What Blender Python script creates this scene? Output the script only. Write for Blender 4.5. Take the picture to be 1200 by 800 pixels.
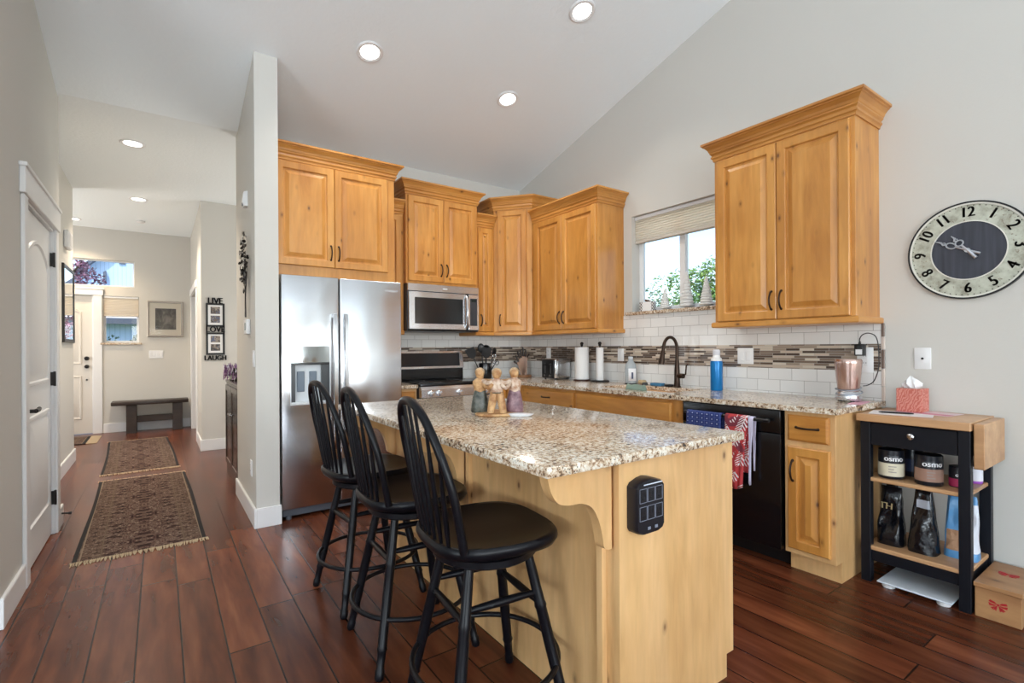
import bpy, bmesh, math, random
from mathutils import Matrix, Vector, noise
PI = math.pi
random.seed(7)
for o in list(bpy.data.objects):
    bpy.data.objects.remove(o)
scn = bpy.context.scene
COL = scn.collection

# ------------------------------------------------------------------ camera
cam_d = bpy.data.cameras.new('camera'); cam = bpy.data.objects.new('camera', cam_d); COL.objects.link(cam)
cam.matrix_world = (Matrix.Translation((0, 0, 1.235)) @ Matrix.Rotation(math.radians(-35.2), 4, 'Z')
                    @ Matrix.Rotation(math.radians(90), 4, 'X') @ Matrix.Rotation(math.radians(-.344), 4, 'Z'))
cam_d.sensor_width = 36; cam_d.lens = 36 * 585.2 / 1200
cam_d.shift_y = 7.3 / 1200
cam_d.clip_start = .02; cam_d.clip_end = 300
scn.camera = cam

# ------------------------------------------------------------------ world, light, exposure
w = bpy.data.worlds.new('sky'); scn.world = w; w.use_nodes = True
nt = w.node_tree
sky = nt.nodes.new('ShaderNodeTexSky'); sky.sky_type = 'NISHITA'; sky.sun_disc = False
sky.sun_elevation = math.radians(48); sky.sun_rotation = math.radians(200); sky.air_density = 1.0; sky.dust_density = 1.2
nt.links.new(sky.outputs[0], nt.nodes['Background'].inputs[0]); nt.nodes['Background'].inputs[1].default_value = .30

def add_light(name, kind, loc, rot, energy, color=(1, 1, 1), size=1, size_y=None, **k):
    l = bpy.data.lights.new(name, kind); l.energy = energy; l.color = color
    if kind == 'AREA':
        l.shape = 'RECTANGLE' if size_y else 'SQUARE'; l.size = size
        if size_y: l.size_y = size_y
    for a, b in k.items(): setattr(l, a, b)
    o = bpy.data.objects.new(name, l); COL.objects.link(o); o.location = loc; o.rotation_euler = rot
    return o
sun = add_light('sun', 'SUN', (0, 0, 20), (math.radians(40), 0, math.radians(-25)), 3.2, (1, .96, .9), angle=math.radians(.8))
# daylight coming in at the great room's windows (behind the camera), at the window openings themselves
def window_or_fill(x, y, z, rz, e, sx, sy, tilt=48, c=(.84, .93, 1)):
    add_light('window_or_fill_light', 'AREA', (x, y, z), (math.radians(90+tilt), 0, math.radians(rz)), e, c, sx, sy)
window_or_fill(-1.6, -5.90, 1.55, 0, 250, 3.3, 2.0)
window_or_fill(1.9, -5.90, 1.55, 0, 130, 1.9, 2.0)
window_or_fill(-5.38, -1.4, 1.5, -90, 190, 3.5, 1.9)
# added fill lamps, out of view, to brighten the hall and the jut wall
window_or_fill(-2.46, 8.45, 1.55, -90, 28, 1.1, 1.5, 20, (1, .97, .92))
window_or_fill(2.12, 6.0, 1.6, 90, 18, 1.3, 1.4, 20, (1, .97, .92))
vs = scn.view_settings
scn.display_settings.display_device = 'sRGB'
vs.view_transform = 'Standard'; vs.look = 'None'; vs.gamma = 1; vs.use_curve_mapping = False
vs.exposure = .38

# ------------------------------------------------------------------ mesh helpers
W = {}
class MB:
    def __init__(s, M=None):
        s.bm = bmesh.new(); s.M = M or Matrix.Identity(4); s.mi = 0; s.smooth = True
    def add(s, verts, faces):
        vs_ = [s.bm.verts.new(s.M @ Vector(v)) for v in verts]
        for f in faces:
            try:
                fc = s.bm.faces.new([vs_[i] for i in f]); fc.material_index = s.mi
            except ValueError: pass
        return vs_
    def box(s, x0, x1, y0, y1, z0, z1, bev=0, seg=1):
        if x0 > x1: x0, x1 = x1, x0
        if y0 > y1: y0, y1 = y1, y0
        if z0 > z1: z0, z1 = z1, z0
        if bev:
            bev = min(bev, (x1-x0)*.49, (y1-y0)*.49, (z1-z0)*.49)
            t = bmesh.new()
            vv = [t.verts.new(p) for p in [(x0,y0,z0),(x1,y0,z0),(x1,y1,z0),(x0,y1,z0),(x0,y0,z1),(x1,y0,z1),(x1,y1,z1),(x0,y1,z1)]]
            for f in [(0,3,2,1),(4,5,6,7),(0,1,5,4),(1,2,6,5),(2,3,7,6),(3,0,4,7)]: t.faces.new([vv[i] for i in f])
            bmesh.ops.bevel(t, geom=t.edges[:], offset=bev, segments=seg, profile=.5, affect='EDGES')
            t.verts.index_update()
            s.add([v.co.copy() for v in t.verts], [[v.index for v in f.verts] for f in t.faces]); t.free()
        else:
            s.add([(x0,y0,z0),(x1,y0,z0),(x1,y1,z0),(x0,y1,z0),(x0,y0,z1),(x1,y0,z1),(x1,y1,z1),(x0,y1,z1)],
                  [(0,3,2,1),(4,5,6,7),(0,1,5,4),(1,2,6,5),(2,3,7,6),(3,0,4,7)])
    def loft(s, rings, cap=True, close=False):
        n = len(rings[0]); V = [p for r in rings for p in r]; F = []
        m = len(rings)
        for i in range(m if close else m-1):
            j = (i+1) % m
            for k in range(n):
                F.append((i*n+k, i*n+(k+1)%n, j*n+(k+1)%n, j*n+k))
        if cap and not close:
            F.append(tuple(range(n-1, -1, -1))); F.append(tuple(range((m-1)*n, m*n)))
        s.add(V, F)
    def tube(s, pts, r, seg=10, closed=False, cap=True):
        pts = [Vector(p) for p in pts]; n = len(pts)
        rr = r if isinstance(r, (list, tuple)) else [r]*n
        rings = []; up = None
        for i, p in enumerate(pts):
            if closed: t = (pts[(i+1) % n]-pts[i-1])
            else: t = pts[min(i+1, n-1)]-pts[max(i-1, 0)]
            if t.length < 1e-9: t = Vector((0, 0, 1))
            t.normalize()
            if up is None:
                up = Vector((0, 0, 1)) if abs(t.z) < .9 else Vector((1, 0, 0))
            a = t.cross(up)
            if a.length < 1e-6: a = t.orthogonal()
            a.normalize(); b = t.cross(a); up = -b if (-b).dot(up) > 0 else b
            rings.append([p + (a*math.cos(2*PI*k/seg) + b*math.sin(2*PI*k/seg))*rr[i] for k in range(seg)])
        s.loft(rings, cap, closed)
    def cyl(s, p0, p1, r0, r1=None, seg=20):
        s.tube([p0, p1], [r0, r0 if r1 is None else r1], seg)
    def lathe(s, prof, c=(0, 0, 0), seg=24, axis='z', sx=1, sy=1):
        c = Vector(c); rings = []
        for r, h in prof:
            ring = []
            for k in range(seg):
                a = 2*PI*k/seg; x, y = r*math.cos(a)*sx, r*math.sin(a)*sy
                ring.append(c + (Vector((x, y, h)) if axis == 'z' else Vector((h, x, y)) if axis == 'x' else Vector((y, h, x))))
            rings.append(ring)
        s.loft(rings, True)
    def prism(s, poly, a, b, plane='xy'):
        f = {'xy': lambda p, h: (p[0], p[1], h), 'xz': lambda p, h: (p[0], h, p[1]), 'yz': lambda p, h: (h, p[0], p[1])}[plane]
        s.loft([[f(p, a) for p in poly], [f(p, b) for p in poly]], True)
    def ball(s, c, r, seg=14, rings=8, M=None):
        r = r if isinstance(r, (list, tuple)) else (r, r, r); c = Vector(c)
        V = []
        for i in range(1, rings):
            th = PI*i/rings
            V.append([c + (M or Matrix.Identity(3)) @ Vector((r[0]*math.sin(th)*math.cos(2*PI*k/seg), r[1]*math.sin(th)*math.sin(2*PI*k/seg), r[2]*math.cos(th))) for k in range(seg)])
        top = c + (M or Matrix.Identity(3)) @ Vector((0, 0, r[2])); bot = c - (M or Matrix.Identity(3)) @ Vector((0, 0, r[2]))
        vs_ = [p for q in V for p in q] + [top, bot]; n = len(vs_); F = []
        for i in range(len(V)-1):
            for k in range(seg): F.append((i*seg+k, (i+1)*seg+k, (i+1)*seg+(k+1) % seg, i*seg+(k+1) % seg))
        for k in range(seg):
            F.append((n-2, k, (k+1) % seg)); b0 = (len(V)-1)*seg; F.append((n-1, b0+(k+1) % seg, b0+k))
        s.add(vs_, F)
    def panel(s, x0, x1, z0, z1, yf, rings):
        # concentric rectangular rings (inset, outward height); front faces -y, back at yf
        R = []
        for ins, h in rings:
            R.append([(x0+ins, yf-h, z0+ins), (x1-ins, yf-h, z0+ins), (x1-ins, yf-h, z1-ins), (x0+ins, yf-h, z1-ins)])
        s.loft(R, True)
    def build(s, name, mat, parent=None, angle=35, flat=False):
        bmesh.ops.recalc_face_normals(s.bm, faces=s.bm.faces[:])
        me = bpy.data.meshes.new(name)
        Mp = W.get(parent.name, Matrix.Identity(4)) if parent else Matrix.Identity(4)
        loc = None
        if parent is None:      # mesh thing: origin at its base centre
            xs = [v.co.x for v in s.bm.verts]; ys = [v.co.y for v in s.bm.verts]; zs = [v.co.z for v in s.bm.verts]
            loc = Vector(((min(xs)+max(xs))/2, (min(ys)+max(ys))/2, min(zs))); Mp = Matrix.Translation(loc)
        s.bm.transform(Mp.inverted())
        s.bm.to_mesh(me); s.bm.free()
        for m in (mat if isinstance(mat, list) else [mat]): me.materials.append(m)
        if not flat:
            me.polygons.foreach_set('use_smooth', [True]*len(me.polygons))
            me.set_sharp_from_angle(angle=math.radians(angle))
        o = bpy.data.objects.new(name, me); COL.objects.link(o)
        if parent: o.parent = parent; W[o.name] = Mp
        else: o.location = loc; W[o.name] = Mp
        return o

def thing(name, label, cat, loc=(0, 0, 0), rz=0, group=None):
    o = bpy.data.objects.new(name, None); COL.objects.link(o); o.empty_display_size = .05
    o.location = loc; o.rotation_euler = (0, 0, rz)
    W[o.name] = Matrix.Translation(loc) @ Matrix.Rotation(rz, 4, 'Z')
    o['label'] = label; o['category'] = cat
    if group: o['group'] = group
    return o
def tag(o, label, cat, group=None):
    o['label'] = label; o['category'] = cat
    if group: o['group'] = group
    return o
def struct(o): o['kind'] = 'structure'; return o
def dup(root, loc, rz, label, group=None):
    r = root.copy(); COL.objects.link(r); r.location = loc; r.rotation_euler = (0, 0, rz); r['label'] = label
    if group: r['group'] = group
    def rec(src, dst):
        for ch in list(src.children):
            c = ch.copy(); COL.objects.link(c); c.parent = dst; rec(ch, c)
    rec(root, r); return r
def text_bm(body, size, M, mb, extrude=.0006, align='CENTER', bend=None):
    cu = bpy.data.curves.new('t', 'FONT'); cu.body = body; cu.size = size; cu.align_x = align; cu.align_y = 'CENTER'; cu.extrude = extrude
    cu.resolution_u = 3
    o = bpy.data.objects.new('t', cu); COL.objects.link(o)
    dg = bpy.context.evaluated_depsgraph_get(); me = bpy.data.meshes.new_from_object(o.evaluated_get(dg))
    V = [v.co.copy() for v in me.vertices]
    if bend: V = [Vector((math.sin(v.x/bend)*(bend+v.z), v.y, math.cos(v.x/bend)*(bend+v.z)-bend)) for v in V]
    mb.add([M @ v for v in V], [list(p.vertices) for p in me.polygons])
    bpy.data.objects.remove(o); bpy.data.curves.remove(cu); bpy.data.meshes.remove(me)

# ------------------------------------------------------------------ materials
def newmat(name):
    m = bpy.data.materials.new(name); m.use_nodes = True; t = m.node_tree; b = t.nodes['Principled BSDF']; return m, t, b
def mat(name, c, rough=.5, metal=0, coat=0, emit=None, es=1, trans=0, ior=1.45, bump=None, alpha=1, spec=.5, sheen=0):
    m, t, b = newmat(name); b.inputs['Base Color'].default_value = (*c, 1); b.inputs['Roughness'].default_value = rough
    b.inputs['Metallic'].default_value = metal; b.inputs['Coat Weight'].default_value = coat; b.inputs['Coat Roughness'].default_value = .12
    b.inputs['Transmission Weight'].default_value = trans; b.inputs['IOR'].default_value = ior; b.inputs['Specular IOR Level'].default_value = spec
    b.inputs['Sheen Weight'].default_value = sheen
    if emit: b.inputs['Emission Color'].default_value = (*emit, 1); b.inputs['Emission Strength'].default_value = es
    if bump:
        sc, st = bump[:2]; tc = t.nodes.new('ShaderNodeTexCoord'); n = t.nodes.new('ShaderNodeTexNoise'); n.inputs['Scale'].default_value = sc; n.inputs['Detail'].default_value = 4
        mp = t.nodes.new('ShaderNodeMapping'); mp.inputs['Scale'].default_value = bump[2] if len(bump) > 2 else (1, 1, 1)
        bp = t.nodes.new('ShaderNodeBump'); bp.inputs['Strength'].default_value = st; bp.inputs['Distance'].default_value = .004
        t.links.new(tc.outputs['Object'], mp.inputs[0]); t.links.new(mp.outputs[0], n.inputs['Vector'])
        t.links.new(n.outputs[0], bp.inputs['Height']); t.links.new(bp.outputs[0], b.inputs['Normal'])
    return m
def ramp(t, fac, stops, interp='LINEAR'):
    r = t.nodes.new('ShaderNodeValToRGB'); r.color_ramp.interpolation = interp
    e = r.color_ramp.elements
    while len(e) < len(stops): e.new(.5)
    for el, (p, c) in zip(e, stops): el.position = p; el.color = (*c, 1) if len(c) == 3 else c
    t.links.new(fac, r.inputs[0]); return r.outputs[0]
def mixc(t, fac, a, b, blend='MIX'):
    n = t.nodes.new('ShaderNodeMix'); n.data_type = 'RGBA'; n.blend_type = blend
    for sck, v in ((n.inputs[0], fac), (n.inputs[6], a), (n.inputs[7], b)):
        if hasattr(v, 'is_output'): t.links.new(v, sck)
        elif isinstance(v, (int, float)): sck.default_value = v
        else: sck.default_value = (*v, 1)
    return n.outputs[2]
def math_n(t, op, a, b=0, c=0, clamp=False):
    n = t.nodes.new('ShaderNodeMath'); n.operation = op; n.use_clamp = clamp
    for i, v in enumerate((a, b, c)):
        if hasattr(v, 'is_output'): t.links.new(v, n.inputs[i])
        else: n.inputs[i].default_value = v
    return n.outputs[0]
def vec(t, scale, coords='Object', rnd=True):
    tc = t.nodes.new('ShaderNodeTexCoord'); src = tc.outputs[coords]
    if rnd:
        oi = t.nodes.new('ShaderNodeObjectInfo'); a = t.nodes.new('ShaderNodeVectorMath'); a.operation = 'MULTIPLY_ADD'
        cb = t.nodes.new('ShaderNodeCombineXYZ'); 
        for i in range(3): t.links.new(oi.outputs['Random'], cb.inputs[i])
        t.links.new(cb.outputs[0], a.inputs[0]); a.inputs[1].default_value = (7, 11, 5); t.links.new(src, a.inputs[2]); src = a.outputs[0]
    mp = t.nodes.new('ShaderNodeMapping'); mp.inputs['Scale'].default_value = scale; t.links.new(src, mp.inputs[0]); return mp.outputs[0]
def tex(t, kind, v, scale, detail=3, rough=.5, dist=0, **k):
    n = t.nodes.new('ShaderNodeTex'+kind); t.links.new(v, n.inputs['Vector']); n.inputs['Scale'].default_value = scale
    if kind == 'Noise':
        n.inputs['Detail'].default_value = detail; n.inputs['Roughness'].default_value = rough; n.inputs['Distortion'].default_value = dist
    return n
def wood(name, light, mid, dark, grain='z', rough=.36, knots=True, kd=1.0):
    m, t, b = newmat(name)
    sc = {'z': (6, 6, .8), 'h': (.9, .9, 6), 'x': (.9, 6, 6), 'y': (6, .9, 6)}[grain]
    v = vec(t, sc)
    n1 = tex(t, 'Noise', v, 1.2, 5, .6, .8).outputs[0]
    c = ramp(t, n1, [(.22, dark), (.46, mid), (.74, light)])
    v2 = vec(t, tuple(q*7 for q in sc)); n2 = tex(t, 'Noise', v2, 1, 3).outputs[0]
    f2 = ramp(t, n2, [(.3, (.91, .89, .86)), (.65, (1.03, 1.02, 1.0))]); c = mixc(t, 1.0, c, f2, 'MULTIPLY')
    v4 = vec(t, (1, 1, 1)); n4 = tex(t, 'Noise', v4, 2.3, 2).outputs[0]
    f4 = ramp(t, n4, [(.35, (.86, .80, .74)), (.7, (1.06, 1.05, 1.04))]); c = mixc(t, .8, c, f4, 'MULTIPLY')
    if knots:
        v3 = vec(t, {'z': (1, 1, .55), 'h': (.55, .55, 1), 'x': (.55, 1, 1), 'y': (1, .55, 1)}[grain])
        vo = tex(t, 'Voronoi', v3, 9.5*kd); vo.inputs['Randomness'].default_value = 1
        k = ramp(t, vo.outputs['Distance'], [(.035, (.9, .9, .9)), (.085, (.3, .3, .3)), (.17, (0, 0, 0))])
        c = mixc(t, k, c, (dark[0]*.22, dark[1]*.14, dark[2]*.12))
    t.links.new(c, b.inputs['Base Color']); b.inputs['Roughness'].default_value = rough
    b.inputs['Coat Weight'].default_value = .25; b.inputs['Coat Roughness'].default_value = .2
    return m
A_L, A_M, A_D = (.70, .355, .095), (.58, .262, .056), (.40, .150, .028)
alder = wood('alder_vertical', A_L, A_M, A_D, 'z')
alder_h = wood('alder_horizontal', A_L, A_M, A_D, 'h')
pale = wood('pale_alder', (.78, .51, .26), (.72, .45, .205), (.58, .33, .13), 'z', .42)
pale_h = wood('pale_alder_horizontal', (.78, .51, .26), (.72, .45, .205), (.58, .33, .13), 'h', .42)
butcher = wood('butcher_block', (.62, .38, .20), (.52, .30, .15), (.38, .20, .09), 'y', .45, False)
crate_w = wood('crate_wood', (.48, .27, .12), (.38, .19, .08), (.24, .11, .045), 'y', .5, True, .8)
bench_w = wood('dark_bench_wood', (.05, .032, .022), (.030, .018, .013), (.014, .009, .007), 'x', .55, False)
espresso = wood('espresso_wood', (.035, .018, .012), (.022, .011, .008), (.012, .006, .005), 'z', .25, False)
knife_w = wood('knife_block_wood', (.40, .20, .09), (.30, .14, .06), (.2, .08, .03), 'z', .4, False)

wall_m = mat('wall_paint', (.615, .597, .555), .62, bump=(90, .12))
ceil_m = mat('ceiling_texture', (.90, .95, .97), .8, bump=(38, .5))
white = mat('white_trim', (.80, .80, .80), .35)
white_plastic = mat('white_plastic', (.82, .82, .82), .3)
black_paint = mat('black_lacquer', (.004, .004, .006), .32, spec=.26)
black_plastic = mat('black_plastic', (.01, .01, .011), .35)
black_gloss = mat('black_gloss', (.004, .004, .005), .22, coat=.2)
iron = mat('black_iron', (.012, .01, .01), .4, .3)
bronze = mat('oil_rubbed_bronze', (.045, .028, .02), .35, .8)
navy_black = mat('cart_paint', (.005, .006, .010), .42, spec=.3)
chrome = mat('chrome', (.85, .85, .86), .08, 1)
def steel_mat(name, c, rough, s=(1, 1, 60)):
    m, t, b = newmat(name); b.inputs['Base Color'].default_value = (*c, 1); b.inputs['Metallic'].default_value = 1
    n = tex(t, 'Noise', vec(t, s), 4, 3).outputs[0]
    r = t.nodes.new('ShaderNodeMapRange'); r.inputs[3].default_value = rough*.8; r.inputs[4].default_value = rough*1.25
    t.links.new(n, r.inputs[0]); t.links.new(r.outputs[0], b.inputs['Roughness'])
    n2 = tex(t, 'Noise', vec(t, (1, 1, .12)), 3.2, 1).outputs[0]
    bp = t.nodes.new('ShaderNodeBump'); bp.inputs['Strength'].default_value = .35; bp.inputs['Distance'].default_value = .05
    t.links.new(n2, bp.inputs['Height']); t.links.new(bp.outputs[0], b.inputs['Normal'])
    return m
steel = steel_mat('stainless_steel', (.63, .64, .66), .22)
sb = steel.node_tree.nodes['Principled BSDF']; sb.inputs['Anisotropic'].default_value = .72
tg = steel.node_tree.nodes.new('ShaderNodeTangent'); tg.direction_type = 'RADIAL'; tg.axis = 'Z'; steel.node_tree.links.new(tg.outputs[0], sb.inputs['Tangent'])
steel_plain = mat('steel_plain', (.62, .62, .63), .22, 1)
def glass_mat(name, tint=(1, 1, 1), ior=1.3):
    m = bpy.data.materials.new(name); m.use_nodes = True; t = m.node_tree; t.nodes.clear()
    o = t.nodes.new('ShaderNodeOutputMaterial'); g = t.nodes.new('ShaderNodeBsdfGlossy'); g.inputs['Roughness'].default_value = .02
    tr = t.nodes.new('ShaderNodeBsdfTransparent'); tr.inputs[0].default_value = (*tint, 1); fr = t.nodes.new('ShaderNodeFresnel'); fr.inputs[0].default_value = ior
    mx = t.nodes.new('ShaderNodeMixShader'); t.links.new(fr.outputs[0], mx.inputs[0]); t.links.new(tr.outputs[0], mx.inputs[1]); t.links.new(g.outputs[0], mx.inputs[2])
    t.links.new(mx.outputs[0], o.inputs[0]); return m
glass = glass_mat('window_glass')
clear_plastic = glass_mat('clear_plastic', (.86, .9, .9))
mirror_m = mat('mirror_silver', (.9, .9, .9), .01, 1)

# granite
def granite():
    m, t, b = newmat('granite')
    v = vec(t, (1, 1, 1), rnd=False)
    big = tex(t, 'Noise', v, 7, 3).outputs[0]; n = tex(t, 'Noise', v, 68, 6, .68, .4).outputs[0]
    s = math_n(t, 'ADD', n, math_n(t, 'MULTIPLY', math_n(t, 'SUBTRACT', big, .5), .22))
    c = ramp(t, s, [(.33, (.025, .020, .018)), (.385, (.12, .075, .05)), (.43, (.34, .21, .12)), (.48, (.56, .42, .29)), (.55, (.70, .62, .50)), (.66, (.82, .79, .72))])
    vo = tex(t, 'Voronoi', v, 130); f = ramp(t, vo.outputs['Distance'], [(.22, (1, 1, 1)), (.32, (0, 0, 0))])
    g = tex(t, 'Noise', v, 26, 2).outputs[0]; gm = ramp(t, g, [(.44, (0, 0, 0)), (.54, (1, 1, 1))])
    c = mixc(t, math_n(t, 'MULTIPLY', f, gm), c, (.06, .045, .04))
    t.links.new(c, b.inputs['Base Color']); b.inputs['Roughness'].default_value = .17; b.inputs['Coat Weight'].default_value = .15
    return m
granite_m = granite()

# plank floor
def floor_mat():
    m, t, b = newmat('hickory_planks')
    tc = t.nodes.new('ShaderNodeTexCoord'); sx = t.nodes.new('ShaderNodeSeparateXYZ')
    g = t.nodes.new('ShaderNodeNewGeometry'); t.links.new(g.outputs['Position'], sx.inputs[0])
    px = math_n(t, 'DIVIDE', math_n(t, 'ADD', sx.outputs[0], .5500+15.5), .155)
    idx = math_n(t, 'FLOOR', px); fx = math_n(t, 'FRACT', px)
    wn = t.nodes.new('ShaderNodeTexWhiteNoise'); wn.noise_dimensions = '1D'; t.links.new(idx, wn.inputs['W'])
    py = math_n(t, 'DIVIDE', math_n(t, 'ADD', sx.outputs[1], math_n(t, 'MULTIPLY', wn.outputs['Value'], 5.0)), 1.25)
    iy = math_n(t, 'FLOOR', py); fy = math_n(t, 'FRACT', py)
    cb = t.nodes.new('ShaderNodeCombineXYZ'); t.links.new(idx, cb.inputs[0]); t.links.new(iy, cb.inputs[1])
    w2 = t.nodes.new('ShaderNodeTexWhiteNoise'); w2.noise_dimensions = '2D'; t.links.new(cb.outputs[0], w2.inputs['Vector'])
    off = t.nodes.new('ShaderNodeVectorMath'); off.operation = 'MULTIPLY_ADD'; t.links.new(w2.outputs['Color'], off.inputs[0]); off.inputs[1].default_value = (20, 20, 20)
    t.links.new(g.outputs['Position'], off.inputs[2])
    mp = t.nodes.new('ShaderNodeMapping'); mp.inputs['Scale'].default_value = (12, 1.6, 1); t.links.new(off.outputs[0], mp.inputs[0])
    n = tex(t, 'Noise', mp.outputs[0], 1.3, 3, .5, .3).outputs[0]
    c = ramp(t, n, [(.25, (.062, .016, .007)), (.5, (.120, .033, .014)), (.75, (.190, .060, .025))])
    v = math_n(t, 'ADD', math_n(t, 'MULTIPLY', w2.outputs['Value'], .55), .72)
    hs = t.nodes.new('ShaderNodeHueSaturation'); t.links.new(c, hs.inputs['Color']); t.links.new(v, hs.inputs['Value']); c = hs.outputs[0]
    ex = math_n(t, 'MULTIPLY', math_n(t, 'MINIMUM', fx, math_n(t, 'SUBTRACT', 1, fx)), .155)
    ey = math_n(t, 'MULTIPLY', math_n(t, 'MINIMUM', fy, math_n(t, 'SUBTRACT', 1, fy)), 1.25)
    e = math_n(t, 'MINIMUM', ex, ey); sm = t.nodes.new('ShaderNodeMapRange'); sm.inputs[1].default_value = .0012; sm.inputs[2].default_value = .0045; t.links.new(e, sm.inputs[0])
    c = mixc(t, sm.outputs[0], (.006, .003, .002), c)
    t.links.new(c, b.inputs['Base Color'])
    mp2 = t.nodes.new('ShaderNodeMapping'); mp2.inputs['Scale'].default_value = (16, 5, 1); t.links.new(off.outputs[0], mp2.inputs[0])
    n2 = tex(t, 'Noise', mp2.outputs[0], 1, 3).outputs[0]
    h = math_n(t, 'ADD', math_n(t, 'MULTIPLY', n2, .30), sm.outputs[0])
    bp = t.nodes.new('ShaderNodeBump'); bp.inputs['Strength'].default_value = .16; bp.inputs['Distance'].default_value = .003; t.links.new(h, bp.inputs['Height']); t.links.new(bp.outputs[0], b.inputs['Normal'])
    b.inputs['Roughness'].default_value = .26; b.inputs['Specular IOR Level'].default_value = .27
    return m
floor_m = floor_mat()

def tile_mat(name, axis, mosaic=False):
    m, t, b = newmat(name); g = t.nodes.new('ShaderNodeNewGeometry'); sx = t.nodes.new('ShaderNodeSeparateXYZ'); t.links.new(g.outputs['Position'], sx.inputs[0])
    cb = t.nodes.new('ShaderNodeCombineXYZ')
    t.links.new(math_n(t, 'ADD', sx.outputs[axis], 20.06), cb.inputs[0]); t.links.new(math_n(t, 'SUBTRACT', sx.outputs[2], .928-.079*4), cb.inputs[1])
    br = t.nodes.new('ShaderNodeTexBrick'); t.links.new(cb.outputs[0], br.inputs['Vector']); br.inputs['Scale'].default_value = 1
    if mosaic:
        br.inputs['Brick Width'].default_value = .088; br.inputs['Row Height'].default_value = .0160; br.inputs['Mortar Size'].default_value = .0011
        br.offset = .37; br.offset_frequency = 3; br.squash = 1.6; br.squash_frequency = 2
        br.inputs['Color1'].default_value = (0, 0, 0, 1); br.inputs['Color2'].default_value = (1, 1, 1, 1); br.inputs['Mortar'].default_value = (.5, .5, .5, 1)
        bw = t.nodes.new('ShaderNodeRGBToBW'); t.links.new(br.outputs['Color'], bw.inputs[0])
        c = ramp(t, bw.outputs[0], [(0, (.075, .048, .034)), (.22, (.20, .145, .11)), (.42, (.32, .25, .19)), (.54, (.52, .42, .33)), (.70, (.10, .068, .050)), (.84, (.62, .54, .44))], 'CONSTANT')
        c = mixc(t, br.outputs['Fac'], c, (.45, .42, .38)); b.inputs['Roughness'].default_value = .18
    else:
        br.inputs['Brick Width'].default_value = .155; br.inputs['Row Height'].default_value = .079; br.inputs['Mortar Size'].default_value = .0014; br.inputs['Mortar Smooth'].default_value = .2
        br.inputs['Color1'].default_value = (.74, .73, .71, 1); br.inputs['Color2'].default_value = (.80, .79, .77, 1); br.inputs['Mortar'].default_value = (.34, .32, .30, 1)
        c = br.outputs['Color']; b.inputs['Roughness'].default_value = .15
    t.links.new(c, b.inputs['Base Color'])
    bp = t.nodes.new('ShaderNodeBump'); bp.invert = True; bp.inputs['Strength'].default_value = .5; bp.inputs['Distance'].default_value = .002; t.links.new(br.outputs['Fac'], bp.inputs['Height']); t.links.new(bp.outputs[0], b.inputs['Normal'])
    return m
tile_y = tile_mat('subway_tile_right', 1); tile_x = tile_mat('subway_tile_back', 0)
mos_y = tile_mat('mosaic_right', 1, True); mos_x = tile_mat('mosaic_back', 0, True)

# ------------------------------------------------------------------ room shell
XR, YB, SL = 3.44, 4.70, .275
HC = 3.05                                  # flat hall ceiling
RID = -.8
def vz(y): return HC + (4.72 - y)*SL if y > RID else HC + (4.72 - RID)*SL - (RID - y)*SL
ZR = vz(RID)
def wall_pieces(mb, axis, a0, a1, lo, hi, z0, z1, holes=()):
    """solid wall between planes a0..a1, running lo..hi, with rectangular holes (l0,l1,z0,z1)"""
    def bx(l0, l1, q0, q1):
        if l1-l0 < 1e-4 or q1-q0 < 1e-4: return
        if axis == 'x': mb.box(a0, a1, l0, l1, q0, q1)
        else: mb.box(l0, l1, a0, a1, q0, q1)
    cuts = sorted({lo, hi, *[h[0] for h in holes], *[h[1] for h in holes]})
    for c0, c1 in zip(cuts[:-1], cuts[1:]):
        z = z0
        for h in sorted([h for h in holes if h[0] <= c0+1e-6 and h[1] >= c1-1e-6], key=lambda h: h[2]):
            bx(c0, c1, z, h[2]); z = h[3]
        bx(c0, c1, z, z1)

mb = MB(); mb.box(-5.6, 3.6, -6.15, 9.9, -.12, 0); struct(mb.build('floor', floor_m, flat=True))
# right wall with window opening and gable
WY0, WY1, WZ0, WZ1 = 2.10, 3.015, 1.545, 2.392
mb = MB(); wall_pieces(mb, 'x', XR, XR+.16, -6.15, 4.86, 0, 3.0, [(WY0, WY1, WZ0, WZ1)])
mb.prism([(-6.15, 3.0), (4.86, 3.0), (4.86, vz(4.72)-.0), (4.72, vz(4.72)), (RID, ZR), (-6.15, vz(-6.15))], XR, XR+.16, 'yz')
struct(mb.build('wall_right', wall_m, flat=True))
mb = MB(); mb.box(.69, XR, YB, 4.84, 0, HC+.02); struct(mb.build('wall_back', wall_m, flat=True))
# fridge-side wing wall
mb = MB(); mb.prism([(3.838, 0), (4.84, 0), (4.84, HC), (4.72, HC), (3.838, vz(3.838))], .54, .69, 'yz'); struct(mb.build('wall_wing', wall_m, flat=True))
# left wall with the white door
mb = MB(); wall_pieces(mb, 'x', -.735, -.585, 3.124, 4.79, 0, HC, [(3.655, 4.54, 0, 2.045)])
mb.prism([(3.124, HC), (4.79, HC), (4.72, HC+.001), (3.124, vz(3.124))], -.735, -.585, 'yz')
struct(mb.build('wall_left', wall_m, flat=True))
mb = MB(); mb.box(-.94, -.79, 4.79, 7.40, 0, HC); mb.box(-.79, -.735, 4.79, 4.80, 0, HC); struct(mb.build('wall_hall_left', wall_m, flat=True))
# closet behind the white door
mb = MB(); mb.box(-2.3, -.94, 3.124, 3.26, 0, vz(3.2)); mb.box(-5.6, -2.3, 3.124, 3.26, 0, vz(3.2)); mb.box(-2.3, -.94, 4.9, 5.0, 0, HC); mb.box(-2.4, -2.3, 3.26, 5.0, 0, HC)
mb.box(-.94, -.735, 3.124, 3.26, 0, vz(3.2)); struct(mb.build('wall_closet', wall_m, flat=True))
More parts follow.
